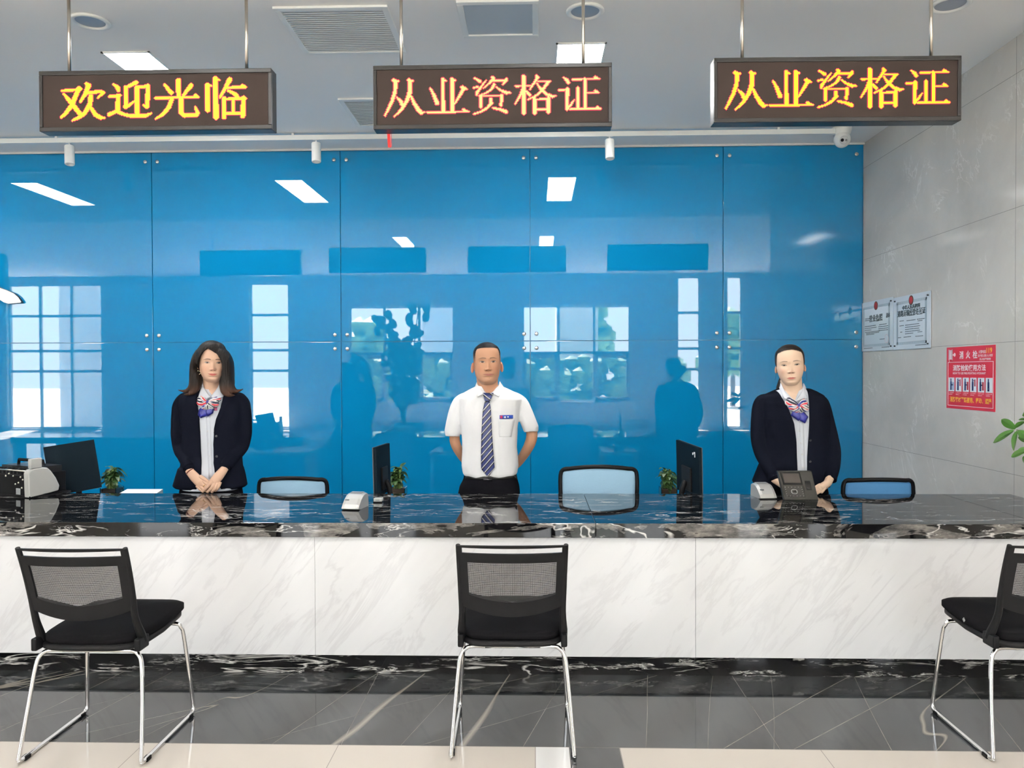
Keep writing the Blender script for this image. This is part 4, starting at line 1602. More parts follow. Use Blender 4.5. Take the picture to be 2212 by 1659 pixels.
pts = [o_ + dirS * .16 + lf_ * .10 + Vector((0, 0, .17)), o_ + dirS * .16 + lf_ * .11 + Vector((0, 0, .205)), o_ + dirS * .16 + lf_ * .34 + Vector((0, 0, .205)), o_ + dirS * .16 + lf_ * .35 + Vector((0, 0, .17))]
hd.tube(pts, .010, 8)
hd.build('carry_handle', BLACKP, t)
bx_ = [pp(q, r_) for q, r_ in ((67, 1013), (91, 1010), (91, 989), (67, 992))]
MB().prism(bx_, lf_ * .03).build('top_box', OFFW, t, bevel=.004)
cb_ = MB().tube([o_ + dirS * .02 + nrm * .006 + Vector((0, 0, .006)), o_ + dirS * .1 + nrm * .03 + Vector((0, 0, .006)), atz(120, 1070, HC) + Vector((0, 0, .006)), atz(138, 1068.5, HC) + Vector((0, 0, .012)), at(152, 1060, 4.86)], .004, 8, sm=4)
cb_.build('cable', BLACKP, t)

# papers
p0 = [at(258, 1065.5, 4.87), at(338, 1062.5, 4.87), at(352, 1060.5, 5.05), at(275, 1061.5, 5.05)]
ps = MB()
zz = p0[0].z
ps.hexa([Vector((p.x, p.y, DZ + .002)) for p in p0] + [Vector((p.x, p.y, zz)) for p in p0])
o = ps.build('paper_stack', PAPER)
tag(o, 'white paper stack behind the counter edge, beside the left potted bamboo', 'paper')

# ================================================================ card readers
def card_reader(pl, pr, pb, rz, label, flip=1):
    a, b = atz(pl, pb, HC), atz(pr, pb, HC)
    W = (b - a).length
    t = thing('card_reader', label, 'card reader', ((a.x + b.x) / 2, a.y, HC), 'silver id card readers')
    prof = [(0, .010), (.012, .030), (.045, .058), (.075, .074), (.10, .080), (.135, .080), (.150, .072), (.156, .0), (.03, .0), (.0, .006)]
    R = Matrix.Rotation(rz, 3, 'Z')
    piv = Vector((a.x, a.y, HC))
    rows = []
    n = 7
    top = MB()
    for k in range(n):
        u = k / (n - 1)
        inset = .006 if k in (0, n - 1) else 0
        rows.append([piv + R @ Vector((u * W, y + inset * .5, max(0, z - inset * (z > .01)))) for y, z in prof])
    top.rings(rows)
    top.build('shell', SILVER, t, bevel=.001)
    win = MB()
    q = [piv + R @ Vector((W * u, y, z + .0015)) for u, y, z in ((.15, .094, .079), (.85, .094, .079), (.85, .135, .081), (.15, .135, .081))]
    win.prism(q, (0, 0, .001))
    win.build('reading_window', mat('grey reader window', (.28, .28, .28), .2), t)
    lt = MB()
    U_ = (R @ Vector((0, .033, .028))).normalized()
    Rr = R @ Vector((1, 0, 0))
    text_mesh('IDRD', .010, (piv + R @ Vector((W * .22, .0345, .0505)), Rr, U_, Rr.cross(U_)), mb=lt, bold=.0004)
    lt.v = [v for v in lt.v]
    lt.build('small_lettering', INK, t)
    MB().tube([piv + R @ Vector((W * .5, .05, .0015)), piv + R @ Vector((W * .5, .12, .0015))], .0015).build('foot', BLACKP, t)
    return t


card_reader(737, 776, 1102, -.14, 'silver wedge-shaped card reader left of the man')
card_reader(1643, 1680, 1079, .10, 'silver wedge-shaped card reader beside the fingerprint terminal')
# ink pad
a = atz(806, 1086, HC)
t = thing('ink_pad', 'small clear stamp pad box on the black countertop', 'ink pad', (a.x + .03, a.y, HC))
MB().box((a.x, a.y, HC), (a.x + .052, a.y + .05, HC + .006)).build('pad_base', BLACKP, t)
MB().box((a.x + .002, a.y + .002, HC + .006), (a.x + .050, a.y + .048, HC + .024)).build('clear_lid', mat('frosted lid', (.75, .78, .75), .15, alpha=.75), t, bevel=.002)
lt = MB()
text_mesh('eosin', .011, (Vector((a.x + .026, a.y + .0018, HC + .015)), Vector((1, 0, 0)), Vector((0, 0, 1)), Vector((0, -1, 0))), mb=lt)
lt.build('printed_word', INK, t)

# fingerprint terminal
b0, b1 = atz(1694, 1080, HC), atz(1768, 1080, HC)
hh = at(1680, 1018, b0.y + .05).z - HC
t = thing('fingerprint_terminal', 'dark grey fingerprint attendance terminal with a screen', 'terminal', ((b0.x + b1.x) / 2, b0.y, HC))
X0, Y0_ = b0.x, b0.y
Wt = b1.x - b0.x
lean = .06
shx = at(1680, 1018, Y0_ + lean).x - X0


def TP(u, v, o=0.0):     # point on the front face
    return Vector((X0 + u * Wt + v * shx, Y0_ + v * lean - o, HC + v * hh))


dn = Vector((0, .03, 0))
MB().hexa([TP(0, 0), TP(1, 0), TP(1, 0) + dn, TP(0, 0) + dn, TP(0, 1), TP(1, 1), TP(1, 1) + dn, TP(0, 1) + dn]).build('terminal_body', TERM, t, bevel=.003)
MB().hexa([TP(.5, .0) + dn + Vector((-.06, 0, 0)), TP(.5, 0) + dn + Vector((.06, 0, 0)), TP(.5, 0) + dn + Vector((.06, .07, 0)), TP(.5, 0) + dn + Vector((-.06, .07, 0)),
           TP(.5, .7) + dn + Vector((-.06, 0, 0)), TP(.5, .7) + dn + Vector((.06, 0, 0)), TP(.5, .5) + dn + Vector((.06, .02, 0)), TP(.5, .5) + dn + Vector((-.06, .02, 0))]).build('stand', TERM, t)


def TQ(name, u0, u1, v0, v1, o, mt, par=t):
    return MB().prism([TP(u0, v0, .0002), TP(u1, v0, .0002), TP(u1, v1, .0002), TP(u0, v1, .0002)], (0, -o, 0)).build(name, mt, par)


TQ('screen_surround', .07, .64, .52, .97, .0010, BLACKP)
TQ('screen', .12, .60, .59, .92, .0016, mat('brown-grey screen', (.045, .038, .034), .15))
TQ('keypad_panel', .07, .64, .09, .49, .0012, mat('black keypad gloss', (.008, .008, .008), .15))
TQ('sensor_recess', .72, .88, .34, .66, .0010, BLACKP)
TQ('fingerprint_sensor', .75, .85, .38, .52, .0020, mat('sensor glass', (.015, .015, .015), .08))
dt = MB()
for k in range(6):
    for v in (.44, .14):
        c = TP(.11 + k * .096, v, .0016)
        dt.box((c.x - .0012, c.y - .0005, c.z - .0012), (c.x + .0012, c.y + .0002, c.z + .0012))
for k in range(3):
    for u in (.11, .59):
        c = TP(u, .365 - k * .075, .0016)
        dt.box((c.x - .0012, c.y - .0005, c.z - .0012), (c.x + .0012, c.y + .0002, c.z + .0012))
dt.build('key_dot', mat('pale key dots', (.5, .5, .5), .5), t)
rg = []
for k in range(25):
    a_ = 2 * math.pi * k / 24
    rg.append(TP(.35 + .085 * math.copysign(abs(math.cos(a_)) ** .7, math.cos(a_)), .29 + .075 * math.copysign(abs(math.sin(a_)) ** .8, math.sin(a_)), .002))
MB().tube(rg, .0011, 6).build('camera_ring', mat('pale ring', (.55, .55, .55), .4), t)
for u in (.325, .375):
    MB().ball(TP(u, .29, .001), .0045, n=12).build('camera_lens', SCREEN, t, smooth=True)

# ================================================================ money tree at the right edge
rnd = random.Random(11)
px_, Yp = 2262, 4.22
b = at(px_, 940, Yp)
bx0 = b.x
t = thing('money_tree_plant', 'leafy green potted plant entering at the right edge', 'potted plant', (bx0, Yp, HC))
MB().lathe([(.05, 0), (.055, .004), (.068, .12), (.070, .13), (.063, .13), (.062, .11), (.001, .11)], (bx0, Yp, HC), n=32).build('pot', mat('white ceramic pot', (.75, .75, .73), .2), t, smooth=True)
tr2 = MB().tube([(bx0, Yp, HC + .1), (bx0 + .01, Yp, HC + .25), (bx0 - .005, Yp, HC + .42)], [.014, .011, .007], sm=3)
hub = at(2196, 929, Yp - .02)
hub2 = at(2218, 1000, Yp + .02)
hub3 = at(2250, 880, Yp)
tops = [Vector((bx0, Yp, HC + .36))]
for h_ in (hub, hub2, hub3):
    tr2.tube([(bx0 - .005, Yp, HC + .34), (Vector((bx0, Yp, HC + .40)) + h_) / 2, h_], [.004, .003, .0025], 8, sm=3)
tr2.build('stem', mat('brown green stem', (.10, .12, .04), .6), t, smooth=True)
lf = MB()


def pxleaf(bs, tip, wd, Yb, Yt, curl=.0, n=9):
    A, B = at(*bs, Yb), at(*tip, Yt)
    d = (B - A)
    side = d.cross(Vector((0, 1, .25))).normalized()
    nr = side.cross(d).normalized()
    wd = wd * Yp / FPX
    vs, fs = [], []
    for i in range(n):
        s = i / (n - 1)
        ww = wd * (math.sin(math.pi * min(1, .06 + s * .92)) ** .75) / 2 * (1 if s < 1 else 0.02)
        c = A + d * s + nr * curl * math.sin(math.pi * s)
        vs += [c + side * ww + nr * ww * .25, c, c - side * ww + nr * ww * .25]
    for i in range(n - 1):
        a_ = i * 3
        fs += [(a_, a_ + 1, a_ + 4, a_ + 3), (a_ + 1, a_ + 2, a_ + 5, a_ + 4)]
    lf.add(vs, fs)


for bs, tp, wd, y0_, y1_ in (((2194, 926), (2163, 906), 17, 4.2, 4.16), ((2190, 930), (2145, 957), 16, 4.2, 4.12), ((2198, 932), (2189, 974), 17, 4.2, 4.10), ((2192, 925), (2214, 910), 12, 4.2, 4.15),
                           ((2199, 930), (2222, 945), 18, 4.2, 4.14), ((2200, 944), (2230, 955), 14, 4.2, 4.18), ((2216, 974), (2184, 987), 15, 4.24, 4.2), ((2222, 968), (2196, 982), 16, 4.24, 4.25),
                           ((2216, 985), (2211, 1000), 10, 4.24, 4.2), ((2222, 905), (2200, 907), 6, 4.2, 4.2), ((2235, 890), (2208, 898), 14, 4.2, 4.2)):
    pxleaf(bs, tp, wd, y0_, y1_, .004)
for k in range(14):
    a_ = rnd.random() * 6.28
    hb = rnd.choice((hub2, hub3)) + Vector((.05, 0, .02))
    leaf_geom(lf, hb, (abs(math.cos(a_)) * .5, math.sin(a_) * .5, rnd.uniform(-.3, .6)), .10, .035, .4)
lf.build('leaves', LEAF, t)
# ================================================================ people
YR = 4.88     # plane used for measuring clothing outlines


def body_rings(rows, n=44, e=2.5):
    """rows: (py, left px, right px, front Y, back Y)"""
    out = []
    for py, xl, xr, yf, yb in rows:
        yc = (yf + yb) / 2
        a, b = at(xl, py, yc), at(xr, py, yc)
        cx, hw, z, d = (a.x + b.x) / 2, (b.x - a.x) / 2, (a.z + b.z) / 2, (yb - yf) / 2
        ring = []
        for k in range(n):
            t_ = 2 * math.pi * k / n
            c_, s_ = math.cos(t_), math.sin(t_)
            ring.append(Vector((cx + hw * math.copysign(abs(c_) ** (2 / e), c_), yc + d * math.copysign(abs(s_) ** (2 / e), s_), z)))
        out.append(ring)
    return out


def limb(mb, pts, n=16, sm=4, flat=None):
    """pts: (px, py, Y, radius in px)"""
    P = [at(x, y, Y) for x, y, Y, r in pts]
    R_ = [r * Y / FPX for x, y, Y, r in pts]
    mb.tube(P, R_, n, sm=sm, flat=flat)
    fy = flat[1] if flat else 1
    for p_, r_ in ((P[0], R_[0]), (P[-1], R_[-1])):
        mb.ball(p_, (r_ * .97, r_ * .97 * fy, r_ * .97), n=14)


def carve(poly, y0, y1):
    a = [at(x, y, YR) for x, y in poly]
    area = sum(p.x * q.z - q.x * p.z for p, q in zip(a, a[1:] + a[:1]))
    if area < 0:      # keep the faces pointing outward
        a = a[::-1]
    return MB().prism([Vector((p.x, y0, p.z)) for p in a], (0, y1 - y0, 0))


class Drape:
    def __init__(s, vs, fs):
        s.t = BVHTree.FromPolygons([tuple(v) for v in vs], fs)

    def hit(s, px, py, off, dflt=4.88):
        p = at(px, py, YR)
        h = s.t.ray_cast(Vector((p.x, 4.2, p.z)), Vector((0, 1, 0)))
        y = h[0].y if h[0] is not None else dflt
        return Vector((p.x, y - off, p.z))

    def strip(s, name, L, Rr, off, mt, par, nu=5, nv=5, th=.003, dflt=4.88, bulge=0.0, cols=None, smooth=True):
        """patch between two pixel polylines of equal length"""
        rows, cc = [], []
        m_ = len(L)
        for i in range((m_ - 1) * nv + 1):
            k = min(i // nv, m_ - 2)
            t_ = i / nv - k
            a = (L[k][0] + (L[k + 1][0] - L[k][0]) * t_, L[k][1] + (L[k + 1][1] - L[k][1]) * t_)
            b = (Rr[k][0] + (Rr[k + 1][0] - Rr[k][0]) * t_, Rr[k][1] + (Rr[k + 1][1] - Rr[k][1]) * t_)
            row = []
            for j_ in range(nu + 1):
                u = j_ / nu
                row.append(s.hit(a[0] + (b[0] - a[0]) * u, a[1] + (b[1] - a[1]) * u, off + bulge * math.sin(math.pi * u), dflt))
                if cols:
                    cc.append(cols(u, i / ((m_ - 1) * nv)))
            rows.append(row)
        # keep folds gentle
        mb = MB()
        mb.grid(rows, cc if cols else None)
        o = mb.build(name, mt, par, smooth=smooth)
        sd = o.modifiers.new('s', 'SOLIDIFY')
        sd.thickness = th
        sd.offset = 0
        return o


def tab(rows, v):
    return lerp_rows(rows, v)[0]


def rawtab(rows, v):
    if v > .72:
        return tab(rows, .72) * math.sqrt(max(0, 1 - ((v - .72) / .28) ** 2))
    if v < .07:
        return tab(rows, .07) * math.sqrt(max(0, 1 - ((.07 - v) / .075) ** 2))
    return tab(rows, v)


def smoothtab(rows, v):
    h = min(.03, (1 - v) * .45, v * .45 + .002)
    return sum(wt * rawtab(rows, v + k * h) for k, wt in ((-2, 1), (-1, 3), (0, 4), (1, 3), (2, 1))) / 12


FRONT = [(0, .10), (.015, .22), (.04, .295), (.09, .325), (.15, .315), (.22, .335), (.3, .337), (.42, .345), (.52, .350), (.6, .366), (.7, .366), (.8, .335), (.88, .27), (.94, .19), (.98, .10), (1, .02)]
BACKT = [(0, .02), (.04, .06), (.1, .12), (.2, .22), (.3, .33), (.45, .42), (.6, .45), (.75, .43), (.86, .36), (.94, .24), (.98, .13), (1, .02)]


def gs(x, c, r):
    return math.exp(-((x - c) / r) ** 2)


def mixc(a, b, t_):
    t_ = max(0, min(1, t_))
    return tuple(p + (q - p) * t_ for p, q in zip(a, b))


def sstep(a, b, x):
    t_ = max(0, min(1, (x - a) / (b - a)))
    return t_ * t_ * (3 - 2 * t_)


def soft(x, w=.004):
    """1 inside (x > 0), 0 outside, with a soft rim"""
    return sstep(-w, w, x)


def head_surface(P, nv=250, nt=270):
    """returns grid of local points (u, v, w), angles and colours; w points to the viewer"""
    pts, cols, ths = [], [], []
    W = P['width']
    ev, es = P['eye_v'], P['eye_s']
    for i in range(nv + 1):
        q = i / nv
        v = q + .06 * math.sin(2 * math.pi * q) * -1
        v = max(.0, min(.9995, v))
        a = smoothtab(W, v)
        f_, b_ = smoothtab(FRONT, v), smoothtab(BACKT, v)
        rp, rc, rt = [], [], []
        for k in range(nt):
            s = -1 + 2 * (k + .5) / nt
            th = math.pi * (.52 * s + .48 * s ** 3)
            sn, cs = math.sin(th), math.cos(th)
            e = 2.25 if cs > 0 else 2.0
            u = a * math.copysign(abs(sn) ** (2 / e), sn)
            w = f_ * abs(cs) ** (2 / e) if cs > 0 else -b_ * abs(cs) ** (2 / e)
            col = P['skin']
            if cs > 0:
                F = sstep(0, .35, cs)
                au = abs(u)
                nb, nt_ = P['nose_v'], ev + .03
                # nose
                if nb - .05 < v < nt_ + .06:
                    tt = (v - nb) / (nt_ - nb)
                    amp = P['nose'] * (sstep(-.10, .10, tt) * (1 - .90 * sstep(.05, 1.0, tt)))
                    wd = .030 + .020 * (1 - min(1, max(0, tt)))
                    w += F * amp * math.exp(-(u / wd) ** 2)
                w += F * .030 * (gs(u, .052, .026) + gs(u, -.052, .026)) * gs(v, nb + .018, .024)
                w += F * .018 * gs(u, 0, .032) * gs(v, nb + .03, .03)
                # eye sockets, lids
                for sx in (-1, 1):
                    du, dv = u - sx * es, v - ev
                    w -= F * .026 * math.exp(-(du / .085) ** 2 - (dv / .045) ** 2)
                    w += F * .018 * math.exp(-(du / .060) ** 2 - (dv / .026) ** 2)
                    w += F * .008 * math.exp(-(du / .085) ** 2 - ((dv - (P['brow_v'] - ev)) / .024) ** 2)
                    w += F * .010 * math.exp(-((au - .19) / .08) ** 2 - ((v - ev + .13) / .08) ** 2)
                mv, mw = P['mouth_v'], P['mouth_w']
                lipx = math.exp(-(u / (mw * .95)) ** 4)
                w += F * lipx * (.018 * gs(v, mv + .020, .014) + .022 * gs(v, mv - .020, .017) - .012 * gs(v, mv, .006))
                w -= F * .012 * gs(u, 0, .08) * gs(v, mv - .065, .02)
                w += F * .014 * gs(u, 0, .09) * gs(v, mv - .125, .04)
                w -= F * .006 * gs(u, 0, .012) * gs(v, (mv + nb) / 2 + .01, .02)
                # colours of skin, lips, eyes, brows; nostril shade and eye glint painted in
                rosy = gs(au, .19, .08) * gs(v, ev - .15, .09)
                col = mixc(col, P['blush'], .35 * rosy)
                col = mixc(col, P['blush'], .30 * gs(u, 0, .06) * gs(v, nb + .02, .04))
                mu = u - P.get('mouth_u', 0)
                up = .026 * (1 - (abs(mu) / mw) ** 1.8) - .008 * gs(mu, 0, .018)
                lo = .029 * max(0, 1 - (abs(mu) / mw) ** 2)
                curve = P.get('smile', 0) * (abs(mu) / mw) ** 2
                dv = v - mv - curve
                k_ = soft(dv + lo) * soft(max(up, 0) - dv) * soft(mw - abs(mu), .008)
                col = mixc(col, P['lip'], k_ * min(1, 1.2 - .4 * abs(mu) / mw))
                col = mixc(col, (.16, .04, .035), .8 * soft(.0035 - abs(dv), .003) * soft(mw * 1.05 - abs(mu), .008))
                for sx in (-1, 1):
                    col = mixc(col, (.14, .05, .035), .8 * soft(1 - ((u - sx * .040) / .019) ** 2 - ((v - nb + .002) / .008) ** 2, .4))
                    du, dv = (u - sx * es) * sx, v - ev
                    ew, eh = .064, P['eye_h']
                    if abs(du) < ew:
                        x_ = du / ew
                        hi = eh * (1 - abs(x_) ** 2.2) + .005 * x_
                        lw_ = -eh * .75 * (1 - x_ * x_) + .005 * x_
                        edge = soft(ew - abs(du), .004)
                        col = mixc(col, (.2, .09, .06), .35 * edge * soft(.003 - abs(dv - hi - .018), .003))
                        col = mixc(col, (.2, .09, .06), .45 * edge * soft(.004 - abs(dv - lw_), .003))
                        ball = soft(dv - lw_, .003) * soft(hi - dv, .003) * edge
                        ec_ = mixc((.52, .45, .41), (.012, .007, .006), soft(.030 - math.hypot(du, dv - .002), .004))
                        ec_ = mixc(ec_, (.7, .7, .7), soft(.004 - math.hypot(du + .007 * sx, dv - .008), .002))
                        col = mixc(col, ec_, ball)
                        ld = P.get('lid', .009)
                        col = mixc(col, (.022, .012, .009), .95 * edge * soft(ld / 2 - abs(dv - hi), .004))
                    bu = (u * sx - es - P.get('brow_u', .0)) / P['brow_w']
                    if abs(bu) < 1:
                        bc = P['brow_v'] + .012 * (1 - bu * bu) - .008 * max(0, bu) + P.get('brow_t', 0) * bu
                        hh_ = P['brow_h'] * (1 - .75 * sstep(.0, 1, bu)) * (1 - sstep(.85, 1.0, -bu))
                        col = mixc(col, P['browc'], P.get('brow_a', .85) * soft(hh_ - abs(v - bc), .005))
                if P.get('marks'):
                    for mu_, mv_, r_ in P['marks']:
                        if (u - mu_) ** 2 + (v - mv_) ** 2 < r_ * r_:
                            col = mixc(col, (.12, .05, .03), .8)
                if P.get('shadowbeard'):
                    col = mixc(col, (.30, .19, .14), P['shadowbeard'] * sstep(.34, .2, v) * (1 - .5 * gs(u, 0, .05)))
            rp.append(Vector((u, v, w)))
            rc.append(col)
            rt.append(th)
        pts.append(rp)
        cols.append(rc)
        ths.append(rt)
    return pts, cols, ths


class Head:
    def __init__(s, P):
        s.P = P
        Yh = P['Y']
        s.base = at(P['chin'][0], P['chin'][1], Yh)
        s.H = abs(s.base.z - at(P['chin'][0], P['top_y'], Yh).z)
        s.R = Matrix.Rotation(P['roll'], 3, 'Y') @ Matrix.Rotation(P['yaw'], 3, 'Z') @ Matrix.Rotation(P.get('pitch', 0), 3, 'X')
        s.pts, s.cols, s.ths = head_surface(P)

    def W(s, p):
        return s.base + s.R @ (Vector((p[0], -p[2] , p[1])) * s.H)

    def add_to(s, mb):
        rows = [[s.W(p) for p in r] for r in s.pts]
        mb.rings(rows, True, [c for r in s.cols for c in r])
        P = s.P
        for sx in (-1, 1):
            a = smoothtab(P['width'], P['ear_v'])
            c = (sx * (a + P['ear_out']), P['ear_v'], -.03)
            rt = s.R @ Matrix.Rotation(sx * .45, 3, 'Z') @ Matrix.Rotation(-sx * .12, 3, 'Y')
            mb.ball(s.W(c), (P['ear_w'] * s.H, .055 * s.H, P['ear_h'] * s.H), col=P['earcol'], n=18, rot=rt)
            mb.ball(s.W((c[0] + sx * .012, c[1] + .012, .03)), (P['ear_w'] * .45 * s.H, .012 * s.H, P['ear_h'] * .55 * s.H), col=mixc(P['earcol'], (.25, .1, .07), .35), n=12, rot=rt)

    def cap(s, mask, thick, colf, name, par):
        c = Vector((0, .55, -.05))
        vs, cc = [], []
        nv, nt = len(s.pts), len(s.pts[0])
        keep = []
        for r, tr_ in zip(s.pts, s.ths):
            for p, th in zip(r, tr_):
                m_ = mask(p, th)
                keep.append(m_ > 0)
                k = thick(p, th, m_)
                q = c + (p - c) * (1 + k)
                vs.append(s.W(q))
                cc.append(colf(p, th, m_))
        fs = []
        for i in range(nv - 1):
            for k in range(nt):
                k2 = (k + 1) % nt
                f_ = (i * nt + k, i * nt + k2, (i + 1) * nt + k2, (i + 1) * nt + k)
                if all(keep[j_] for j_ in f_):
                    fs.append(f_)
        fs.append(tuple((nv - 1) * nt + k for k in range(nt)))
        return obj(name, vs, fs, HAIR, par, True, cc)


def add_skin(mb, part, voxel, skin, sm=3, cut=None):
    vs, fs = fuse(part, voxel, sm, cut)
    mb.add(vs, fs, skin)


def finger(mb, pts, r0, r1, n=10):
    """pts: (px, py, Y)"""
    P = [at(*p) for p in pts]
    k = len(P)
    R_ = [(r0 + (r1 - r0) * i / (k - 1)) * pts[i][2] / FPX for i in range(k)]
    mb.tube(P, R_, n, sm=4)
    mb.ball(P[-1], R_[-1], n=10)
    for i in range(1, k - 1):
        mb.ball(P[i], R_[i] * 1.06, n=8)


def legs(par, mt, cx_px, Yc, hip_py, hw_px, label_top=True):
    """trousers: hips and two straight legs, plus shoes"""
    mb = MB()
    c = at(cx_px, hip_py, Yc)
    hw = hw_px * Yc / FPX
    rows = [(hip_py - 12, cx_px - hw_px * .93, cx_px + hw_px * .93, Yc - .105, Yc + .115),
            (hip_py + 15, cx_px - hw_px, cx_px + hw_px, Yc - .115, Yc + .13),
            (hip_py + 40, cx_px - hw_px * 1.04, cx_px + hw_px * 1.04, Yc - .115, Yc + .135),
            (hip_py + 60, cx_px - hw_px * .95, cx_px + hw_px * .95, Yc - .10, Yc + .12)]
    mb.rings(body_rings(rows))
    for s in (-1, 1):
        x = c.x + s * hw * .5
        mb.tube([(x, Yc, c.z - .10), (x, Yc, .45), (c.x + s * hw * .52, Yc + .01, .06)], [hw * .50, .072, .058], 20, sm=3)
    vs, fs = fuse(mb, .010, 4)
    o = obj('trousers', wrinkle(vs, .004, 9), fs, mt, par, True)
    for s in (-1, 1):
        x = c.x + s * hw * .52
        sh = MB()
        sh.ball((x, Yc - .05, .04), (.045, .13, .042), n=20)
        sh.ball((x, Yc + .02, .05), (.04, .06, .05), n=16)
        v2, f2 = fuse(sh, .008, 3)
        v2 = [Vector((v.x, v.y, max(v.z, .002))) for v in v2]
        obj('shoe', v2, f2, SHOE, par, True)
    return o


def petals(par, dr, knot, lobes, off):
    """striped silk lobes of a bow; lobes: (tip px, width px, seed)"""
    pal = [(.78, .77, .76), (.60, .03, .05), (.78, .77, .76), (.012, .014, .05), (.80, .79, .78), (.01, .01, .03), (.78, .77, .77), (.62, .03, .05), (.75, .75, .75), (.02, .03, .22)]
    for n_, (tip, wd, sd, lift) in enumerate(lobes):
        k = at(knot[0], knot[1], YR)
        a = dr.hit(knot[0], knot[1], off + .012)
        b = dr.hit(tip[0], tip[1], off + .004)
        d = b - a
        side = d.cross(Vector((0, 1, 0))).normalized()
        W_ = wd * YR / FPX
        mb = MB()
        rows, cc = [], []
        nu, nv = 64, 30
        for i in range(nv + 1):
            s = i / nv
            ww = W_ * (.28 + .72 * math.sin(min(1, s * 1.05) * math.pi * .62)) * (1 if s < .86 else (1 - ((s - .86) / .14) ** 2 * .45))
            row = []
            for j_ in range(nu + 1):
                u = -1 + 2 * j_ / nu
                fold = .0035 * math.cos(u * 9 + sd) * (1 - s * .4)
                bul = (.016 + lift) * math.sin(math.pi * min(1, s * .95 + .05)) * (1 - u * u)
                row.append(a + d * s + side * (ww / 2 * u) + Vector((0, -bul - fold, 0)))
                ph = (u * .5 + .5) * 4.4 + sd * 1.3 + .5 * s + .25 * math.sin(s * 5 + sd)
                cc.append(pal[int(ph * 1.5) % len(pal)])
            rows.append(row)
        mb.grid(rows, cc)
        o = mb.build('bow_lobe', CLOTHA, par, smooth=True)
        q = o.modifiers.new('s', 'SOLIDIFY')
        q.thickness = .003
    kn = MB().ball(dr.hit(knot[0], knot[1], off + .016), (.016, .012, .014), n=16)
    kn.build('bow_knot', SILKB, par, smooth=True)


def tails(par, dr, polys, off):
    for pl_ in polys:
        c = (sum(p[0] for p in pl_) / len(pl_), sum(p[1] for p in pl_) / len(pl_))
        cc = dr.hit(c[0], c[1], off + .012)
        P = [dr.hit(p[0], p[1], off + .004) for p in pl_]
        vs = [cc] + P + [(p + cc) / 2 + Vector((0, -.003, 0)) for p in P]
        n = len(P)
        fs = []
        for k in range(n):
            k2 = (k + 1) % n
            fs.append((0, 1 + n + k, 1 + n + k2))
            fs.append((1 + n + k, 1 + k, 1 + k2, 1 + n + k2))
        o = obj('silk_tail', vs, fs, SILKB, par, True)
        q = o.modifiers.new('s', 'SOLIDIFY')
        q.thickness = .003


def buttons(par, dr, pts, off, r, mt, name='button'):
    for p in pts:
        h = dr.hit(p[0], p[1], off)
        MB().lathe([(r, 0), (r, .0015), (r * .7, .0022), (r * .3, .0016)], h, (0, -1, 0), 16).build(name, mt, par, smooth=True)


def collar(par, mt, inner, outer, nu=6, nv=6, th=.0035):
    """folded collar wing between two measured edges (px, py, Y)"""
    def lin(q):
        q = [at(*p) for p in q]
        return [q[i] + (q[i + 1] - q[i]) * (k / nv) for i in range(len(q) - 1) for k in range(nv)] + [q[-1]]
    A, _ = smooth_path([at(*p) for p in inner], [0] * len(inner), nv)
    B = lin(outer)
    rows = []
    for a_, b_ in zip(A, B):
        rows.append([a_ + (b_ - a_) * (k / nu) + Vector((0, -.004 * math.sin(math.pi * k / nu), 0)) for k in range(nu + 1)])
    o = MB().grid(rows).build('collar', mt, par, smooth=True)
    q = o.modifiers.new('s', 'SOLIDIFY')
    q.thickness = th
    return o


def slimmer(rows, px=3.2, yf=.010):
    return [(a, b + px, c - px, d + yf, e - yf) for a, b, c, d, e in rows]


PEARL = mat('pearl button', (.7, .7, .72), .25)
DARKB = mat('dark button', (.01, .01, .012), .3)

# ---------------------------------------------------------------- woman with loose hair (left)
S1 = (.65, .42, .30)
P1 = dict(chin=(458, 826.5), top_y=739, Y=4.93, roll=math.radians(1.5), yaw=math.radians(25), skin=S1, blush=(.66, .30, .20), lip=(.56, .15, .13), browc=(.05, .025, .018),
          width=[(0, .06), (.03, .13), (.08, .185), (.15, .235), (.25, .278), (.35, .30), (.45, .312), (.6, .318), (.72, .31), (.83, .27), (.92, .19), (.97, .11), (1, .02)],
          eye_v=.49, eye_s=.135, eye_h=.020, nose_v=.305, nose=.085, mouth_v=.205, mouth_w=.105, smile=.014, brow_v=.565, brow_w=.085, brow_h=.012, brow_a=.85,
          ear_v=.40, ear_out=.005, ear_w=.030, ear_h=.085, earcol=(.58, .33, .22))
t1 = thing('person', 'woman with loose dark hair in a navy suit, hands clasped in front', 'person', (at(455, 1000, 5.0).x, 5.0, 0), None)
h1 = Head(P1)
body = MB()
h1.add_to(body)
sk = MB()
sk.tube([h1.W((0, .16, -.10)), at(457, 838, 4.97), at(456, 858, 4.985), at(456, 880, 5.0)], [.056, .051, .060, .09], 20, sm=3)
TB1 = [(838, 436, 479, 4.915, 5.055), (846, 408, 505, 4.895, 5.09), (855, 394, 523, 4.885, 5.11), (872, 390, 527, 4.872, 5.12), (905, 393, 525, 4.862, 5.12), (945, 398, 520, 4.872, 5.115), (985, 395, 521, 4.878, 5.12), (1020, 391, 523, 4.875, 5.13), (1040, 388, 526, 4.873, 5.135)]
sk.rings(body_rings(slimmer(TB1, 7, .022)))
add_skin(body, sk, .007, S1)
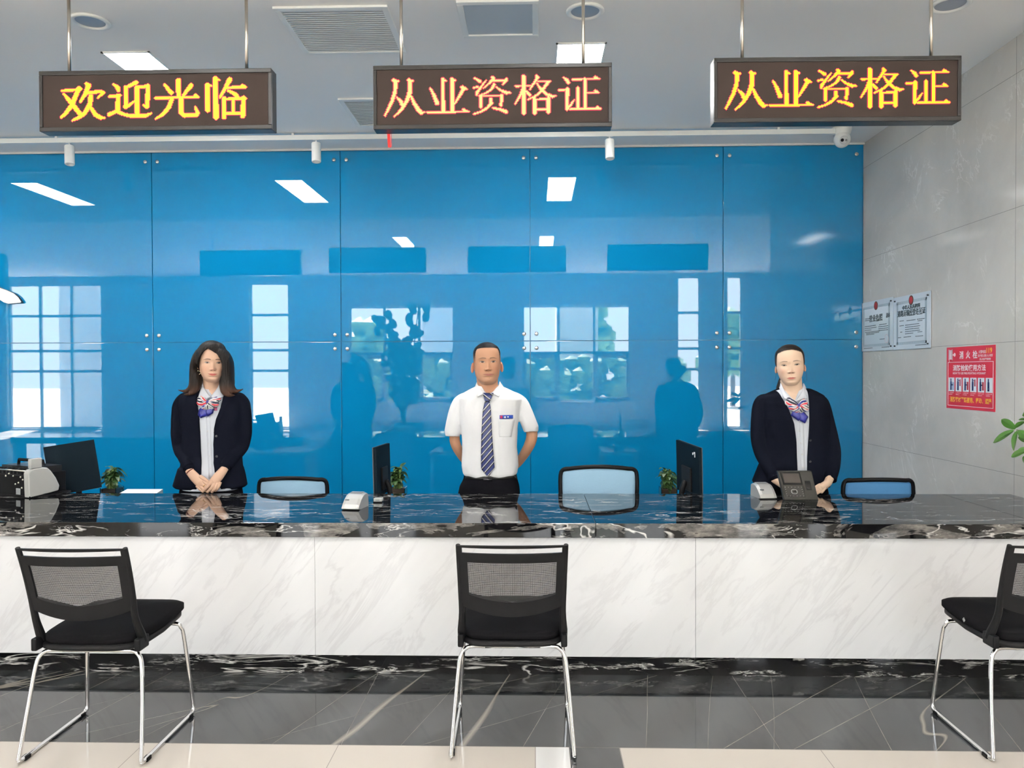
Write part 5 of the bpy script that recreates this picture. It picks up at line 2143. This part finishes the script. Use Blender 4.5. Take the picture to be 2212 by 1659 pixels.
# hands
hb = MB()     # her left hand on top (right in the picture)
limb(hb, [(491, 1003, 4.875, 8.3), (484, 1014, 4.860, 8.3)])
limb(hb, [(484, 1014, 4.86, 8.8), (472, 1029, 4.845, 11), (461, 1042, 4.835, 10.5)], flat=((.3, 1, .3), .62))
add_skin(body, hb, .0026, S1)
fb = MB()
finger(fb, [(459, 1037, 4.83), (449, 1050, 4.822), (438, 1061.5, 4.828)], 4.2, 3.2)
finger(fb, [(465, 1041, 4.83), (457, 1054, 4.822), (449, 1062.5, 4.832)], 4.1, 3.2)
finger(fb, [(471, 1043, 4.83), (465, 1055, 4.824), (458, 1062.5, 4.836)], 4.0, 3.1)
finger(fb, [(476, 1041, 4.833), (472, 1052, 4.828), (466, 1060, 4.838)], 3.6, 2.8)
add_skin(body, fb, .0018, S1, 2)
ha = MB()
limb(ha, [(406, 1006, 4.88, 8.0), (409, 1016, 4.868, 8.3)])
limb(ha, [(408, 1016, 4.867, 8.6), (421, 1031, 4.858, 11), (433, 1044, 4.852, 10.5)], flat=((-.3, 1, .3), .62))
add_skin(body, ha, .0026, S1)
fa = MB()
finger(fa, [(432, 1029, 4.853), (442, 1035, 4.846), (452, 1042, 4.852)], 4.4, 3.4)      # thumb
finger(fa, [(439, 1038, 4.850), (448, 1046, 4.846), (456, 1052, 4.852)], 4.0, 3.2)
finger(fa, [(436, 1044, 4.850), (445, 1052, 4.845), (453, 1057, 4.852)], 4.0, 3.2)
finger(fa, [(431, 1048, 4.850), (439, 1056, 4.845), (446, 1061, 4.850)], 3.9, 3.1)
finger(fa, [(425, 1049, 4.852), (432, 1057, 4.848), (439, 1062, 4.850)], 3.5, 2.8)
add_skin(body, fa, .0018, S1, 2)
lgs = MB()
c_ = at(456, 1040, 5.0)
for s in (-1, 1):
    lgs.tube([(c_.x + s * .09, 5.0, c_.z), (c_.x + s * .09, 5.0, .1)], [.06, .04], 14)
add_skin(body, lgs, .012, S1)
obj('body', body.v, body.f, SKIN, t1, True, body.c)
# shirt
VN1 = [(440, 820), (474, 820), (466, 842), (455, 855), (446, 845)]
sv, sf = fuse(MB().rings(body_rings(slimmer(TB1, 4, .010) + [(1050, 388, 526, 4.866, 5.13), (1057, 400, 512, 4.864, 5.10)])), .006, 4, cut=[carve(VN1, 4.4, 4.985)])
sv = wrinkle(sv, .002, 14, 1, (1, 1, .4))
obj('shirt', sv, sf, SHIRTB, t1, True)
d1s = Drape(sv, sf)
# jacket with opening
jk = MB().rings(body_rings([(839, 430, 484, 4.912, 5.06)] + TB1[1:]))
jk.rings(body_rings([(1010, 388, 524, 4.872, 5.13), (1030, 382, 529, 4.868, 5.14), (1048, 378, 532, 4.864, 5.145), (1053, 384, 526, 4.868, 5.14)]))
limb(jk, [(403, 860, 5.0, 13), (397, 863, 4.99, 14), (389, 876, 5.0, 15.5), (386, 905, 5.0, 16), (385, 940, 5.0, 15.5), (389, 968, 4.99, 15), (399, 990, 4.93, 14), (408, 1009, 4.88, 12.5)], n=20)
limb(jk, [(513, 860, 5.0, 13), (519, 863, 4.99, 14), (526, 876, 5.0, 15.5), (528, 905, 5.0, 16), (528, 938, 5.0, 15.5), (521, 966, 4.99, 15), (503, 987, 4.93, 14), (489, 1005, 4.875, 12.5)], n=20)
OP1 = [(430, 815), (480, 815), (481, 850), (477, 880), (468, 905), (464, 925), (461, 960), (461, 1000), (466, 1030), (480, 1062), (425, 1062), (434, 1030), (434, 1000), (433, 950), (432, 905), (428, 880), (427, 850)]
wr_cut = []
jv, jf = fuse(jk, .006, 5, cut=[carve(OP1, 4.4, 4.99)])
jv = wrinkle(jv, .005, 11, 2, (1, 1, .8))
obj('jacket', jv, jf, JACKET, t1, True)
d1 = Drape(jv, jf)
for nm, L, Rr in (('lapel', [(430, 838), (428, 855), (428, 880), (432, 905), (433, 935)], [(412, 846), (408, 862), (414, 872), (424, 905), (431, 935)]),
                  ('lapel', [(480, 838), (482, 855), (478, 880), (469, 905), (463, 935)], [(497, 846), (500, 862), (494, 872), (478, 905), (465, 935)])):
    d1.strip(nm, L, Rr, .004, JACKET, t1, nu=4, nv=4, th=.003, smooth=False)
# cuffs
for pts in ([(404, 1000, 4.90, 13), (409, 1011, 4.876, 13.2)], [(494, 998, 4.895, 13), (488, 1008, 4.872, 13.2)]):
    P = [at(x, y, Y) for x, y, Y, r in pts]
    MB().tube(P, [r * 4.9 / FPX for *_, r in pts], 24).build('cuff', JACKET, t1, smooth=False, bevel=.002)
buttons(t1, d1, [(468, 942), (468, 986)], .002, .0075, DARKB, 'jacket_button')
buttons(t1, d1s, [(449, 931), (450, 958), (452, 985), (454, 1012)], .002, .004, PEARL, 'shirt_button')
d1s.strip('placket', [(446, 895), (447, 960), (450, 1034)], [(455, 895), (456, 960), (459, 1034)], .0006, SHIRTB, t1, nu=2, nv=5, th=.001)
collar(t1, SHIRTB, [(436, 822, 4.955), (441, 838, 4.915), (454.5, 857, 4.872)], [(428, 835, 4.955), (429, 858, 4.882), (446, 863, 4.858)])
collar(t1, SHIRTB, [(475, 822, 4.955), (470, 838, 4.915), (455.5, 857, 4.872)], [(483, 835, 4.955), (482, 858, 4.882), (464, 863, 4.858)])
petals(t1, d1s, (452, 869), [((428, 866), 20, 1, 0), ((432, 860), 14, 3, .004), ((476, 860), 16, 2, 0), ((474, 872), 16, 4.4, .004), ((438, 880), 15, 2.6, .006), ((450, 884), 13, 5.1, .009), ((464, 880), 13, .7, .005)], .016)
tails(t1, d1s, [[(446, 872), (432, 884), (430, 896), (437, 903), (452, 897), (455, 880)], [(452, 872), (464, 884), (463, 892), (452, 899), (445, 890)]], .012)
br = MB()
for k in range(20):
    a_ = 2 * math.pi * k / 20
c0, c1_ = at(404, 1011, 4.87), at(412, 1021, 4.865)
ax = (c1_ - c0).normalized()
br.lathe([(.0262, -.002), (.0285, 0), (.0262, .003)], at(410.5, 1018.5, 4.866), ax, 24)
br.build('bracelet', mat('red brown cord', (.16, .03, .02), .6), t1, smooth=True)
MB().lathe([(.0112, -.0015), (.0125, 0), (.0112, .0015)], at(442, 1049.5, 4.846), (at(445, 1052, 4.845) - at(436, 1044, 4.85)).normalized(), 18).build('gold_ring', GOLD, t1, smooth=True)
er = []
ec = at(428.5, 805, 4.90)
for k in range(17):
    a_ = 2 * math.pi * k / 16
    er.append(ec + Vector((.0115 * math.cos(a_), .004 * math.cos(a_), .0115 * math.sin(a_))))
MB().tube(er, .0028, 8).build('hoop_earring', mat('silver gold', (.7, .62, .42), .2, 1), t1, smooth=True)
# hair: cap, side curtains and back, opened over the face
hr = MB()
hr.ball(h1.W((-.005, .60, -.05)), (.365 * h1.H, .50 * h1.H, .450 * h1.H), n=40)
hr.ball(h1.W((.10, .78, .08)), .22 * h1.H, n=24)
hr.ball(h1.W((-.10, .78, .08)), .21 * h1.H, n=24)
hr.ball(h1.W((-.005, .74, -.03)), (.325 * h1.H, .45 * h1.H, .300 * h1.H), n=36)
fl = ((0, 1, 0), 1.5)


def curtain(pts, n=18):
    for a_, b_ in zip(pts, pts[1:]):
        pass
    P = [at(x, y, Y) for x, y, Y, rx, ry in pts]
    out = []
    kk = 4
    cat_p, _ = smooth_path(P, [0] * len(P), kk)
    rx_, _ = smooth_path([Vector((r[3], r[4], 0)) for r in pts], [0] * len(P), kk)
    rows = []
    for i, p in enumerate(cat_p):
        T = (cat_p[min(i + 1, len(cat_p) - 1)] - cat_p[max(i - 1, 0)]).normalized()
        sd = T.cross(Vector((0, 1, 0))).normalized()
        dp = sd.cross(T).normalized()
        rows.append([p + sd * (math.cos(2 * math.pi * k / n) * rx_[i].x * 4.95 / FPX) + dp * (math.sin(2 * math.pi * k / n) * rx_[i].y) for k in range(n)])
    hr.rings(rows)


curtain([(440, 755, 4.93, 9, .05), (430, 768, 4.92, 10, .06), (423, 786, 4.92, 8.5, .065), (421, 806, 4.92, 8.5, .06), (420, 824, 4.91, 9.5, .05), (414, 838, 4.895, 8.5, .03), (400, 845, 4.89, 4, .012), (384, 842, 4.89, .8, .003)])
curtain([(426, 800, 4.93, 6, .05), (426, 825, 4.90, 9, .04), (422, 841, 4.885, 8, .020), (411, 850, 4.87, 4.5, .010), (396, 853, 4.865, .8, .003)])
curtain([(468, 755, 4.92, 11, .05), (483, 768, 4.91, 13, .06), (491, 786, 4.91, 12, .065), (492, 806, 4.91, 13, .06), (492, 824, 4.90, 14, .05), (497, 837, 4.885, 12, .03), (510, 845, 4.88, 5, .012), (526, 840, 4.89, .8, .003)])
curtain([(486, 800, 4.92, 9, .05), (486, 826, 4.89, 12, .04), (486, 843, 4.87, 10, .022), (494, 852, 4.86, 6, .012), (508, 854, 4.86, .8, .003)])
curtain([(457, 770, 5.06, 32, .05), (457, 810, 5.07, 36, .05), (457, 838, 5.06, 40, .045), (457, 856, 5.09, 42, .02)])
FO1 = [(455, 753), (447, 759), (439, 770), (433, 783), (430, 795), (429, 803), (431, 812), (435, 824), (440, 836), (446, 875), (468, 875), (471, 838), (476, 824), (481, 808), (483.5, 795), (483, 785), (479, 775), (472, 765), (463, 757.5)]
hv, hf = fuse(hr, .0038, 3, cut=[carve(FO1, 4.3, 4.935)])
hv = [v + Vector((noise.noise(Vector((v.x * 160, v.y * 60, v.z * 9))) * .0016, noise.noise(Vector((v.x * 170 + 9, v.y * 60, v.z * 9))) * .003, 0)) for v in hv]
zt_, zb_ = at(455, 822, 4.9).z, at(455, 850, 4.9).z
obj('hair', hv, hf, HAIR, t1, True, [mixc((.010, .008, .007), (.055, .024, .014), sstep(zt_, zb_, v.z) * .75) for v in hv])
legs(t1, TROUSER, 456, 5.0, 1052, 66)
d1s.strip('name_badge', [(463, 880), (463, 887)], [(469, 880), (469, 887)], .004, mat('pink blue badge', (.5, .12, .25), .4), t1, nu=1, nv=1)

# ---------------------------------------------------------------- man (middle)
S2 = (.47, .25, .152)
P2 = dict(chin=(1053.5, 832), top_y=740.5, Y=4.93, roll=math.radians(-1.5), yaw=math.radians(7), skin=S2, blush=(.52, .21, .13), lip=(.42, .17, .135), browc=(.05, .03, .02),
          width=[(0, .07), (.03, .145), (.08, .205), (.15, .250), (.25, .285), (.35, .300), (.45, .310), (.6, .318), (.72, .318), (.82, .30), (.90, .24), (.96, .15), (1, .03)],
          eye_v=.545, eye_s=.128, eye_h=.021, nose_v=.345, nose=.088, mouth_v=.248, mouth_w=.118, mouth_u=.01, smile=.004, brow_v=.625, brow_w=.088, brow_h=.013, brow_a=.7, shadowbeard=.28,
          ear_v=.42, ear_out=.035, ear_w=.040, ear_h=.125, earcol=(.52, .25, .16), marks=[(.02, .165, .008), (.055, .14, .006)], lid=.010)
t2 = thing('person', 'man with cropped black hair in a white short-sleeved shirt and striped tie', 'person', (at(1060, 1000, 5.0).x, 5.0, 0), None)
h2 = Head(P2)
body = MB()
h2.add_to(body)
sk = MB()
sk.tube([h2.W((0, .20, -.10)), at(1054, 838, 4.965), at(1055, 858, 4.985), at(1056, 880, 5.0)], [.070, .064, .070, .10], 22, sm=3)
TB2 = [(832, 1032, 1080, 4.905, 5.06), (840, 1016, 1098, 4.895, 5.085), (849, 1000, 1117, 4.885, 5.10), (862, 992, 1128, 4.87, 5.12), (885, 994, 1124, 4.858, 5.13), (925, 997, 1118, 4.855, 5.13), (965, 999, 1117, 4.858, 5.13), (1005, 997, 1121, 4.862, 5.14), (1022, 1000, 1118, 4.866, 5.14), (1031, 1008, 1108, 4.876, 5.13)]
sk.rings(body_rings(slimmer(TB2, 6, .02)))
add_skin(body, sk, .007, S2)
ar = MB()
limb(ar, [(984, 925, 5.02, 11.5), (982, 948, 5.03, 11.5), (987, 966, 5.05, 11), (1000, 988, 5.12, 9.5), (1018, 1010, 5.18, 7.5)], n=18)
limb(ar, [(1146, 915, 5.02, 12), (1149, 940, 5.03, 12.5), (1144, 960, 5.05, 12), (1130, 985, 5.11, 10), (1116, 1004, 5.17, 8), (1098, 1018, 5.20, 7.5)], n=18)
limb(ar, [(1018, 1010, 5.18, 8), (1036, 1020, 5.21, 9.5), (1052, 1026, 5.215, 9.5)], flat=((0, 1, 0), .6))
limb(ar, [(1098, 1018, 5.20, 8), (1080, 1024, 5.225, 9.5), (1066, 1026, 5.225, 9.5)], flat=((0, 1, 0), .6))
add_skin(body, ar, .004, S2)
fg = MB()
for k in range(4):
    finger(fg, [(1052, 1020 + k * 5, 5.21), (1064, 1024 + k * 5, 5.215), (1074, 1029 + k * 5, 5.21)], 3.8, 2.9)
    finger(fg, [(1066, 1019 + k * 5, 5.24), (1054, 1023 + k * 5, 5.25), (1044, 1028 + k * 5, 5.245)], 3.8, 2.9)
finger(fg, [(1030, 1012, 5.20), (1042, 1006, 5.21), (1052, 1008, 5.215)], 4, 3)
finger(fg, [(1086, 1014, 5.22), (1074, 1006, 5.23), (1064, 1008, 5.235)], 4, 3)
add_skin(body, fg, .0025, S2, 1)
lgs = MB()
c_ = at(1057, 1040, 5.0)
for s in (-1, 1):
    lgs.tube([(c_.x + s * .09, 5.0, c_.z), (c_.x + s * .09, 5.0, .1)], [.06, .045], 14)
add_skin(body, lgs, .012, S2)
obj('body', body.v, body.f, SKIN, t2, True, body.c)
sh = MB().rings(body_rings(TB2))
limb(sh, [(1008, 858, 5.0, 12), (993, 870, 5.0, 16), (985, 892, 5.005, 17.5), (980, 918, 5.01, 18), (978, 934, 5.015, 18.5)], n=24)
limb(sh, [(1108, 857, 5.0, 12), (1124, 870, 5.0, 16), (1134, 892, 5.005, 17.5), (1142, 912, 5.01, 17.5), (1147, 926, 5.015, 17.5)], n=24)
VN2 = [(1036, 815), (1082, 815), (1077, 832), (1066, 845), (1056, 856), (1046, 845), (1038, 832)]


def hollow(cx_, cy_, Yc_, r_, ax_, ln=.06):
    c0_ = at(cx_, cy_, Yc_)
    a_ = Vector(ax_).normalized()
    return MB().tube([c0_, c0_ + a_ * ln], r_, 20)


cutL = hollow(979, 932, 5.012, 14.8 * 5 / FPX, (-.12, .02, -1), .09)
cutR = hollow(1146, 924, 5.012, 14.8 * 5 / FPX, (.14, .02, -1), .09)
kL = MB().box((at(940, 948, 5).x, 4.8, at(980, 975, 5).z), (at(994, 948, 5).x, 5.2, at(980, 947, 5).z))
sv, sf = fuse(sh, .006, 5, cut=[carve(VN2, 4.4, 4.98), cutL, cutR])
sv = wrinkle(wrinkle(sv, .009, 7.5, 3, (1, 1, .6)), .004, 19, 6, (1, 1, .5))
obj('shirt', sv, sf, SHIRTW, t2, True)
d2 = Drape(sv, sf)
collar(t2, SHIRTW, [(1030, 825, 4.965), (1037, 839, 4.905), (1053, 852, 4.870)], [(1025, 838, 4.955), (1031, 858, 4.872), (1040, 851, 4.860)])
collar(t2, SHIRTW, [(1079, 824, 4.965), (1074, 839, 4.905), (1057, 852, 4.870)], [(1088, 837, 4.955), (1077, 858, 4.872), (1067, 851, 4.860)])


def tie_cols(u, v):
    return (1, 1, 1)


TIE = mat('striped silk tie', (.02, .03, .12), .4)
g = NG(TIE)
ps_ = g.n('ShaderNodeNewGeometry').outputs['Position']
sp = g.n('ShaderNodeSeparateXYZ')
g.lk(ps_, sp.inputs[0])
ph = g.math('FRACT', g.math('MULTIPLY', g.math('SUBTRACT', sp.outputs[2], g.math('MULTIPLY', sp.outputs[0], 1.15)), 23.0))
g.base(g.ramp(ph, [(0, (.014, .026, .125)), (.46, (.014, .026, .125)), (.48, (.004, .004, .008)), (.70, (.004, .004, .008)), (.72, (.70, .70, .68)), (.84, (.70, .70, .68)), (.86, (.004, .004, .01)), (.93, (.014, .026, .125))], 'CONSTANT'))
TIE2 = mat('striped silk tie knot', (.02, .03, .12), .4)
g = NG(TIE2)
ps_ = g.n('ShaderNodeNewGeometry').outputs['Position']
sp = g.n('ShaderNodeSeparateXYZ')
g.lk(ps_, sp.inputs[0])
ph = g.math('FRACT', g.math('MULTIPLY', g.math('ADD', sp.outputs[2], g.math('MULTIPLY', sp.outputs[0], .75)), 26.0))
g.base(g.ramp(ph, [(0, (.014, .026, .125)), (.5, (.004, .004, .008)), (.74, (.70, .70, .68)), (.86, (.014, .026, .125))], 'CONSTANT'))
d2.strip('necktie', [(1049, 862), (1044, 885), (1041, 930), (1040, 975), (1040, 1012), (1053, 1027.5)], [(1057, 862), (1061, 885), (1063, 930), (1066, 975), (1069, 1009), (1056, 1027.5)], .010, TIE, t2, nu=6, nv=6, th=.004, bulge=.004)
kn_ = collar(t2, TIE2, [(1042, 850, 4.862), (1046, 858, 4.848), (1049, 866, 4.846)], [(1066, 850, 4.862), (1061.5, 858, 4.848), (1057.5, 866, 4.846)], th=.008)
kn_.name = 'tie_knot'
d2.strip('shirt_pocket', [(1078, 903), (1077, 935), (1079, 943)], [(1113, 903), (1106, 935), (1104, 944)], .003, SHIRTW, t2, nu=5, nv=4, th=.002)
d2.strip('name_badge', [(1079.5, 896.5), (1079.5, 904.5)], [(1108, 896.5), (1108, 904.5)], .006, mat('blue badge', (.02, .06, .36), .35), t2, nu=3, nv=2, th=.003)
d2.strip('badge_logo', [(1081, 897.5), (1081, 903.5)], [(1086, 897.5), (1086, 903.5)], .0082, mat('red badge logo', (.55, .03, .10), .4), t2, nu=1, nv=1, th=.001)
d2.strip('badge_text', [(1089, 899), (1089, 903)], [(1093, 899), (1093, 903)], .0082, PAPER, t2, nu=1, nv=1, th=.001)
d2.strip('badge_text', [(1096, 899), (1096, 902)], [(1099, 899), (1099, 902)], .0082, PAPER, t2, nu=1, nv=1, th=.001)
# short dense hair
def m2(p, th):
    a_ = abs(th)
    u, v, w = p
    if a_ < 1.15:
        line = .865 - .05 * (abs(u) / .3) ** 3 - .35 * sstep(.97, 1.15, a_)
    elif a_ < 1.75:
        line = .50
    else:
        line = .50 - .33 * sstep(1.75, 2.2, a_)
    return v - line


def c2(p, th, m_):
    a_ = sstep(.85, 1.1, abs(th))
    dark = sstep(0, .014, m_) * (1 - a_ + a_ * sstep(.50, .76, p[1]))
    return mixc(S2, (.007, .006, .007), dark)


h2.cap(m2, lambda p, th, m_: .006 + .034 * sstep(0, .10, m_) * sstep(.6, .9, p[1]), c2, 'hair', t2)
# trousers and belt
tr3 = [(1020, 1004, 1115, 4.885, 5.12), (1034, 1001, 1118, 4.872, 5.135), (1050, 993, 1122, 4.866, 5.14), (1070, 989, 1124, 4.868, 5.145), (1090, 990, 1124, 4.88, 5.14)]
mb = MB().rings(body_rings(tr3))
c_ = at(1057, 1075, 5.0)
for s in (-1, 1):
    x = c_.x + s * .098
    mb.tube([(x, 5.0, c_.z), (x, 5.0, .45), (x, 5.01, .05)], [.100, .082, .068], 20, sm=3)
    shq = MB().ball((x, 4.95, .04), (.05, .14, .042), n=20)
    shq.ball((x, 5.02, .05), (.045, .07, .05), n=16)
    v2, f2 = fuse(shq, .008, 3)
    obj('shoe', [Vector((v.x, v.y, max(v.z, .002))) for v in v2], f2, SHOE, t2, True)
v2, f2 = fuse(mb, .009, 4)
obj('trousers', wrinkle(v2, .004, 9), f2, TROUSER, t2, True)
d2t = Drape(v2, f2)
d2t.strip('belt', [(1004, 1028), (1003, 1036)], [(1116, 1028), (1117, 1036)], .004, SHOE, t2, nu=24, nv=2, th=.004)
d2t.strip('belt_buckle', [(1044, 1032), (1044, 1038)], [(1064, 1032), (1064, 1038)], .010, mat('dull buckle', (.06, .06, .07), .25, .8), t2, nu=2, nv=1, th=.003)

# ---------------------------------------------------------------- woman with tied hair (right)
S3 = (.74, .53, .39)
P3_ = dict(chin=(1709.5, 833.5), top_y=745.5, Y=4.93, roll=math.radians(-3.8), yaw=math.radians(-16), skin=S3, blush=(.72, .33, .25), lip=(.56, .20, .17), browc=(.05, .03, .024),
           width=[(0, .07), (.03, .14), (.08, .185), (.15, .232), (.25, .276), (.35, .303), (.45, .320), (.6, .330), (.72, .328), (.82, .295), (.90, .235), (.96, .14), (1, .03)],
           eye_v=.515, eye_s=.148, eye_h=.018, nose_v=.325, nose=.068, mouth_v=.198, mouth_w=.100, smile=-.003, brow_v=.60, brow_w=.088, brow_h=.010, brow_a=.7,
           ear_v=.42, ear_out=.012, ear_w=.032, ear_h=.095, earcol=(.60, .36, .25), lid=.011)
t3 = thing('person', 'woman with tied-back hair in a navy suit behind the fingerprint terminal', 'person', (at(1718, 1000, 5.0).x, 5.0, 0), None)
h3 = Head(P3_)
body = MB()
h3.add_to(body)
sk = MB()
sk.tube([h3.W((0, .18, -.10)), at(1712, 843, 4.965), at(1714, 862, 4.985), at(1716, 885, 5.0)], [.066, .060, .066, .09], 20, sm=3)
TB3 = [(838, 1690, 1742, 4.915, 5.055), (845, 1668, 1762, 4.895, 5.09), (854, 1648, 1778, 4.885, 5.11), (870, 1643, 1786, 4.872, 5.12), (905, 1645, 1790, 4.862, 5.12), (945, 1650, 1786, 4.872, 5.115), (985, 1646, 1786, 4.878, 5.12), (1020, 1638, 1790, 4.875, 5.13), (1045, 1632, 1794, 4.873, 5.135)]
sk.rings(body_rings(slimmer(TB3, 7, .022)))
add_skin(body, sk, .007, S3)
hb = MB()
limb(hb, [(1794, 1030, 4.87, 8.5), (1788, 1043, 4.84, 8.5)])
limb(hb, [(1787, 1044, 4.835, 8.8), (1779, 1050, 4.81, 10), (1770, 1055, 4.79, 8.5)], flat=((0, .5, 1), .8))
add_skin(body, hb, .0026, S3)
fb = MB()
finger(fb, [(1772, 1047, 4.80), (1762, 1053, 4.785), (1757, 1060, 4.79)], 3.9, 3.0)
finger(fb, [(1771, 1051, 4.795), (1761, 1057, 4.78), (1757, 1063, 4.785)], 3.9, 3.0)
finger(fb, [(1773, 1056, 4.79), (1764, 1060, 4.775), (1759, 1065, 4.775)], 3.8, 2.9)
finger(fb, [(1776, 1059, 4.79), (1769, 1063, 4.775), (1765, 1066, 4.77)], 3.5, 2.7)
finger(fb, [(1784, 1047, 4.805), (1780, 1056, 4.785), (1775, 1063, 4.775)], 4.1, 3.2)
add_skin(body, fb, .0019, S3, 2)
ha = MB()
limb(ha, [(1672, 1035, 4.88, 8), (1688, 1045, 4.84, 8.5), (1700, 1052, 4.81, 9)])
for k in range(4):
    finger(ha, [(1702, 1045 + 4 * k, 4.81), (1713, 1048 + 4 * k, 4.80), (1722, 1051 + 3.5 * k, 4.80)], 3.8, 2.9)
finger(ha, [(1694, 1046, 4.815), (1704, 1043, 4.805), (1713, 1045, 4.80)], 4.1, 3.2)
add_skin(body, ha, .0024, S3, 2)
lgs = MB()
c_ = at(1716, 1040, 5.0)
for s in (-1, 1):
    lgs.tube([(c_.x + s * .09, 5.0, c_.z), (c_.x + s * .09, 5.0, .1)], [.06, .04], 14)
add_skin(body, lgs, .012, S3)
obj('body', body.v, body.f, SKIN, t3, True, body.c)
VN3 = [(1688, 820), (1734, 820), (1729, 845), (1718, 868), (1704, 850)]
sv, sf = fuse(MB().rings(body_rings(slimmer(TB3, 4, .010))), .006, 4, cut=[carve(VN3, 4.4, 4.985)])
sv = wrinkle(sv, .002, 14, 5, (1, 1, .4))
obj('shirt', sv, sf, SHIRTB, t3, True)
d3s = Drape(sv, sf)
jk = MB().rings(body_rings([(839, 1682, 1748, 4.912, 5.06)] + TB3[1:-1]))
jk.rings(body_rings([(1000, 1642, 1786, 4.875, 5.13), (1020, 1634, 1790, 4.870, 5.14), (1040, 1626, 1792, 4.866, 5.145), (1050, 1634, 1790, 4.870, 5.14)]))
limb(jk, [(1656, 865, 5.0, 14), (1646, 867, 4.99, 14.5), (1641, 882, 5.0, 16), (1640, 910, 5.0, 17.5), (1639, 945, 5.0, 17), (1645, 975, 4.98, 16.5), (1658, 1002, 4.93, 15.5), (1674, 1030, 4.885, 13.5)], n=20)
limb(jk, [(1764, 866, 5.0, 14), (1774, 869, 4.99, 14.5), (1779, 884, 5.0, 16), (1785, 912, 5.0, 17), (1793, 945, 5.0, 17), (1799, 975, 4.98, 16.5), (1799, 1005, 4.93, 15.5), (1794, 1032, 4.885, 13)], n=20)
OP3 = [(1683, 815), (1745, 815), (1748, 850), (1748, 890), (1747, 930), (1745, 970), (1743, 1060), (1722, 1060), (1722, 1000), (1720, 955), (1714, 915), (1703, 885), (1690, 858), (1683, 840)]
jv, jf = fuse(jk, .006, 5, cut=[carve(OP3, 4.4, 4.99)])
jv = wrinkle(jv, .005, 10, 7, (1, 1, .8))
obj('jacket', jv, jf, JACKET, t3, True)
d3 = Drape(jv, jf)
for nm, L, Rr in (('lapel', [(1692, 862), (1703, 885), (1713, 915), (1719, 950)], [(1678, 866), (1684, 882), (1700, 916), (1716, 950)]),
                  ('lapel', [(1747, 840), (1749, 858), (1749, 885), (1748, 915), (1746, 950)], [(1757, 848), (1766, 862), (1762, 875), (1757, 915), (1749, 950)])):
    d3.strip(nm, L, Rr, .004, JACKET, t3, nu=4, nv=4, th=.003, smooth=False)
for pts in ([(1669, 1022, 4.90, 13.8), (1675, 1033, 4.88, 13.8)], [(1795, 1024, 4.895, 13.5), (1793, 1037, 4.872, 13.5)]):
    P = [at(x, y, Y) for x, y, Y, r in pts]
    MB().tube(P, [r * 4.9 / FPX for *_, r in pts], 24).build('cuff', JACKET, t3, smooth=False, bevel=.002)
buttons(t3, d3, [(1750, 951), (1750, 997)], .002, .0075, DARKB, 'jacket_button')
buttons(t3, d3s, [(1727, 931), (1730, 957), (1733, 982), (1735, 1010)], .002, .0045, PEARL, 'shirt_button')
d3s.strip('placket', [(1726, 912), (1728, 960), (1731, 1020)], [(1735, 912), (1738, 960), (1741, 1020)], .0006, SHIRTB, t3, nu=2, nv=5, th=.001)
collar(t3, SHIRTB, [(1686, 826, 4.96), (1697, 847, 4.905), (1717, 868, 4.868)], [(1683, 838, 4.955), (1694, 861, 4.878), (1706, 862, 4.858)])
collar(t3, SHIRTB, [(1735, 828, 4.96), (1732, 847, 4.905), (1719, 868, 4.868)], [(1740, 838, 4.955), (1743, 862, 4.876), (1732, 862, 4.858)])
petals(t3, d3s, (1721, 877), [((1697, 865), 18, 1.2, 0), ((1702, 880), 15, 3.1, .004), ((1741, 868), 18, 2.2, 0), ((1744, 884), 15, 4.0, .004), ((1714, 889), 15, 2.9, .008), ((1732, 889), 13, 5.6, .006)], .016)
tails(t3, d3s, [[(1733, 888), (1743, 900), (1736, 914), (1725, 908), (1722, 890)], [(1712, 884), (1706, 897), (1722, 909), (1733, 901), (1729, 888)]], .012)
d3s.strip('name_badge', [(1740, 882), (1740, 888)], [(1748, 882), (1748, 888)], .004, mat('blue pin badge', (.02, .05, .3), .4), t3, nu=1, nv=1)


def m3(p, th):
    a_ = abs(th)
    u, v, w = p
    line = .862 - 1.0 * u * u - .30 * sstep(1.0, 1.30, a_)
    if a_ > 1.75:
        line -= .45 * sstep(1.75, 2.3, a_)
    return v - line


h3.cap(m3, lambda p, th, m_: .002 + .050 * sstep(0, .12, m_) + .0015 * noise.noise(Vector((p[0] * 60, p[1] * 8, p[2] * 8))), lambda p, th, m_: mixc(S3, (.014, .010, .009), sstep(.002, .030, m_ + .006 * noise.noise(Vector((p[0] * 50, 0, p[1] * 14))))), 'hair', t3)
pt = MB()
pt.tube([h3.W((0, .60, -.46)), at(1708, 792, 5.16), at(1694, 818, 5.10), at(1685, 840, 5.06), at(1680, 862, 5.05)], [.022, .030, .030, .024, .008], 14, sm=5)
PTM = mat('black hair', (.012, .009, .008), .5, ior=1.2)
pt.build('ponytail', PTM, t3, smooth=True)
ws = MB()
for pts in ([(1677, 800, 4.95), (1676, 812, 4.94), (1674, 822, 4.93)], [(1741, 803, 4.95), (1743, 815, 4.94), (1742, 822, 4.93)], [(1735, 818, 4.95), (1739, 826, 4.94)]):
    ws.tube([at(*p) for p in pts], .0006, 5, sm=3 if len(pts) > 2 else 0)
ws.build('loose_strands', PTM, t3)
legs(t3, TROUSER, 1716, 5.0, 1052, 72)
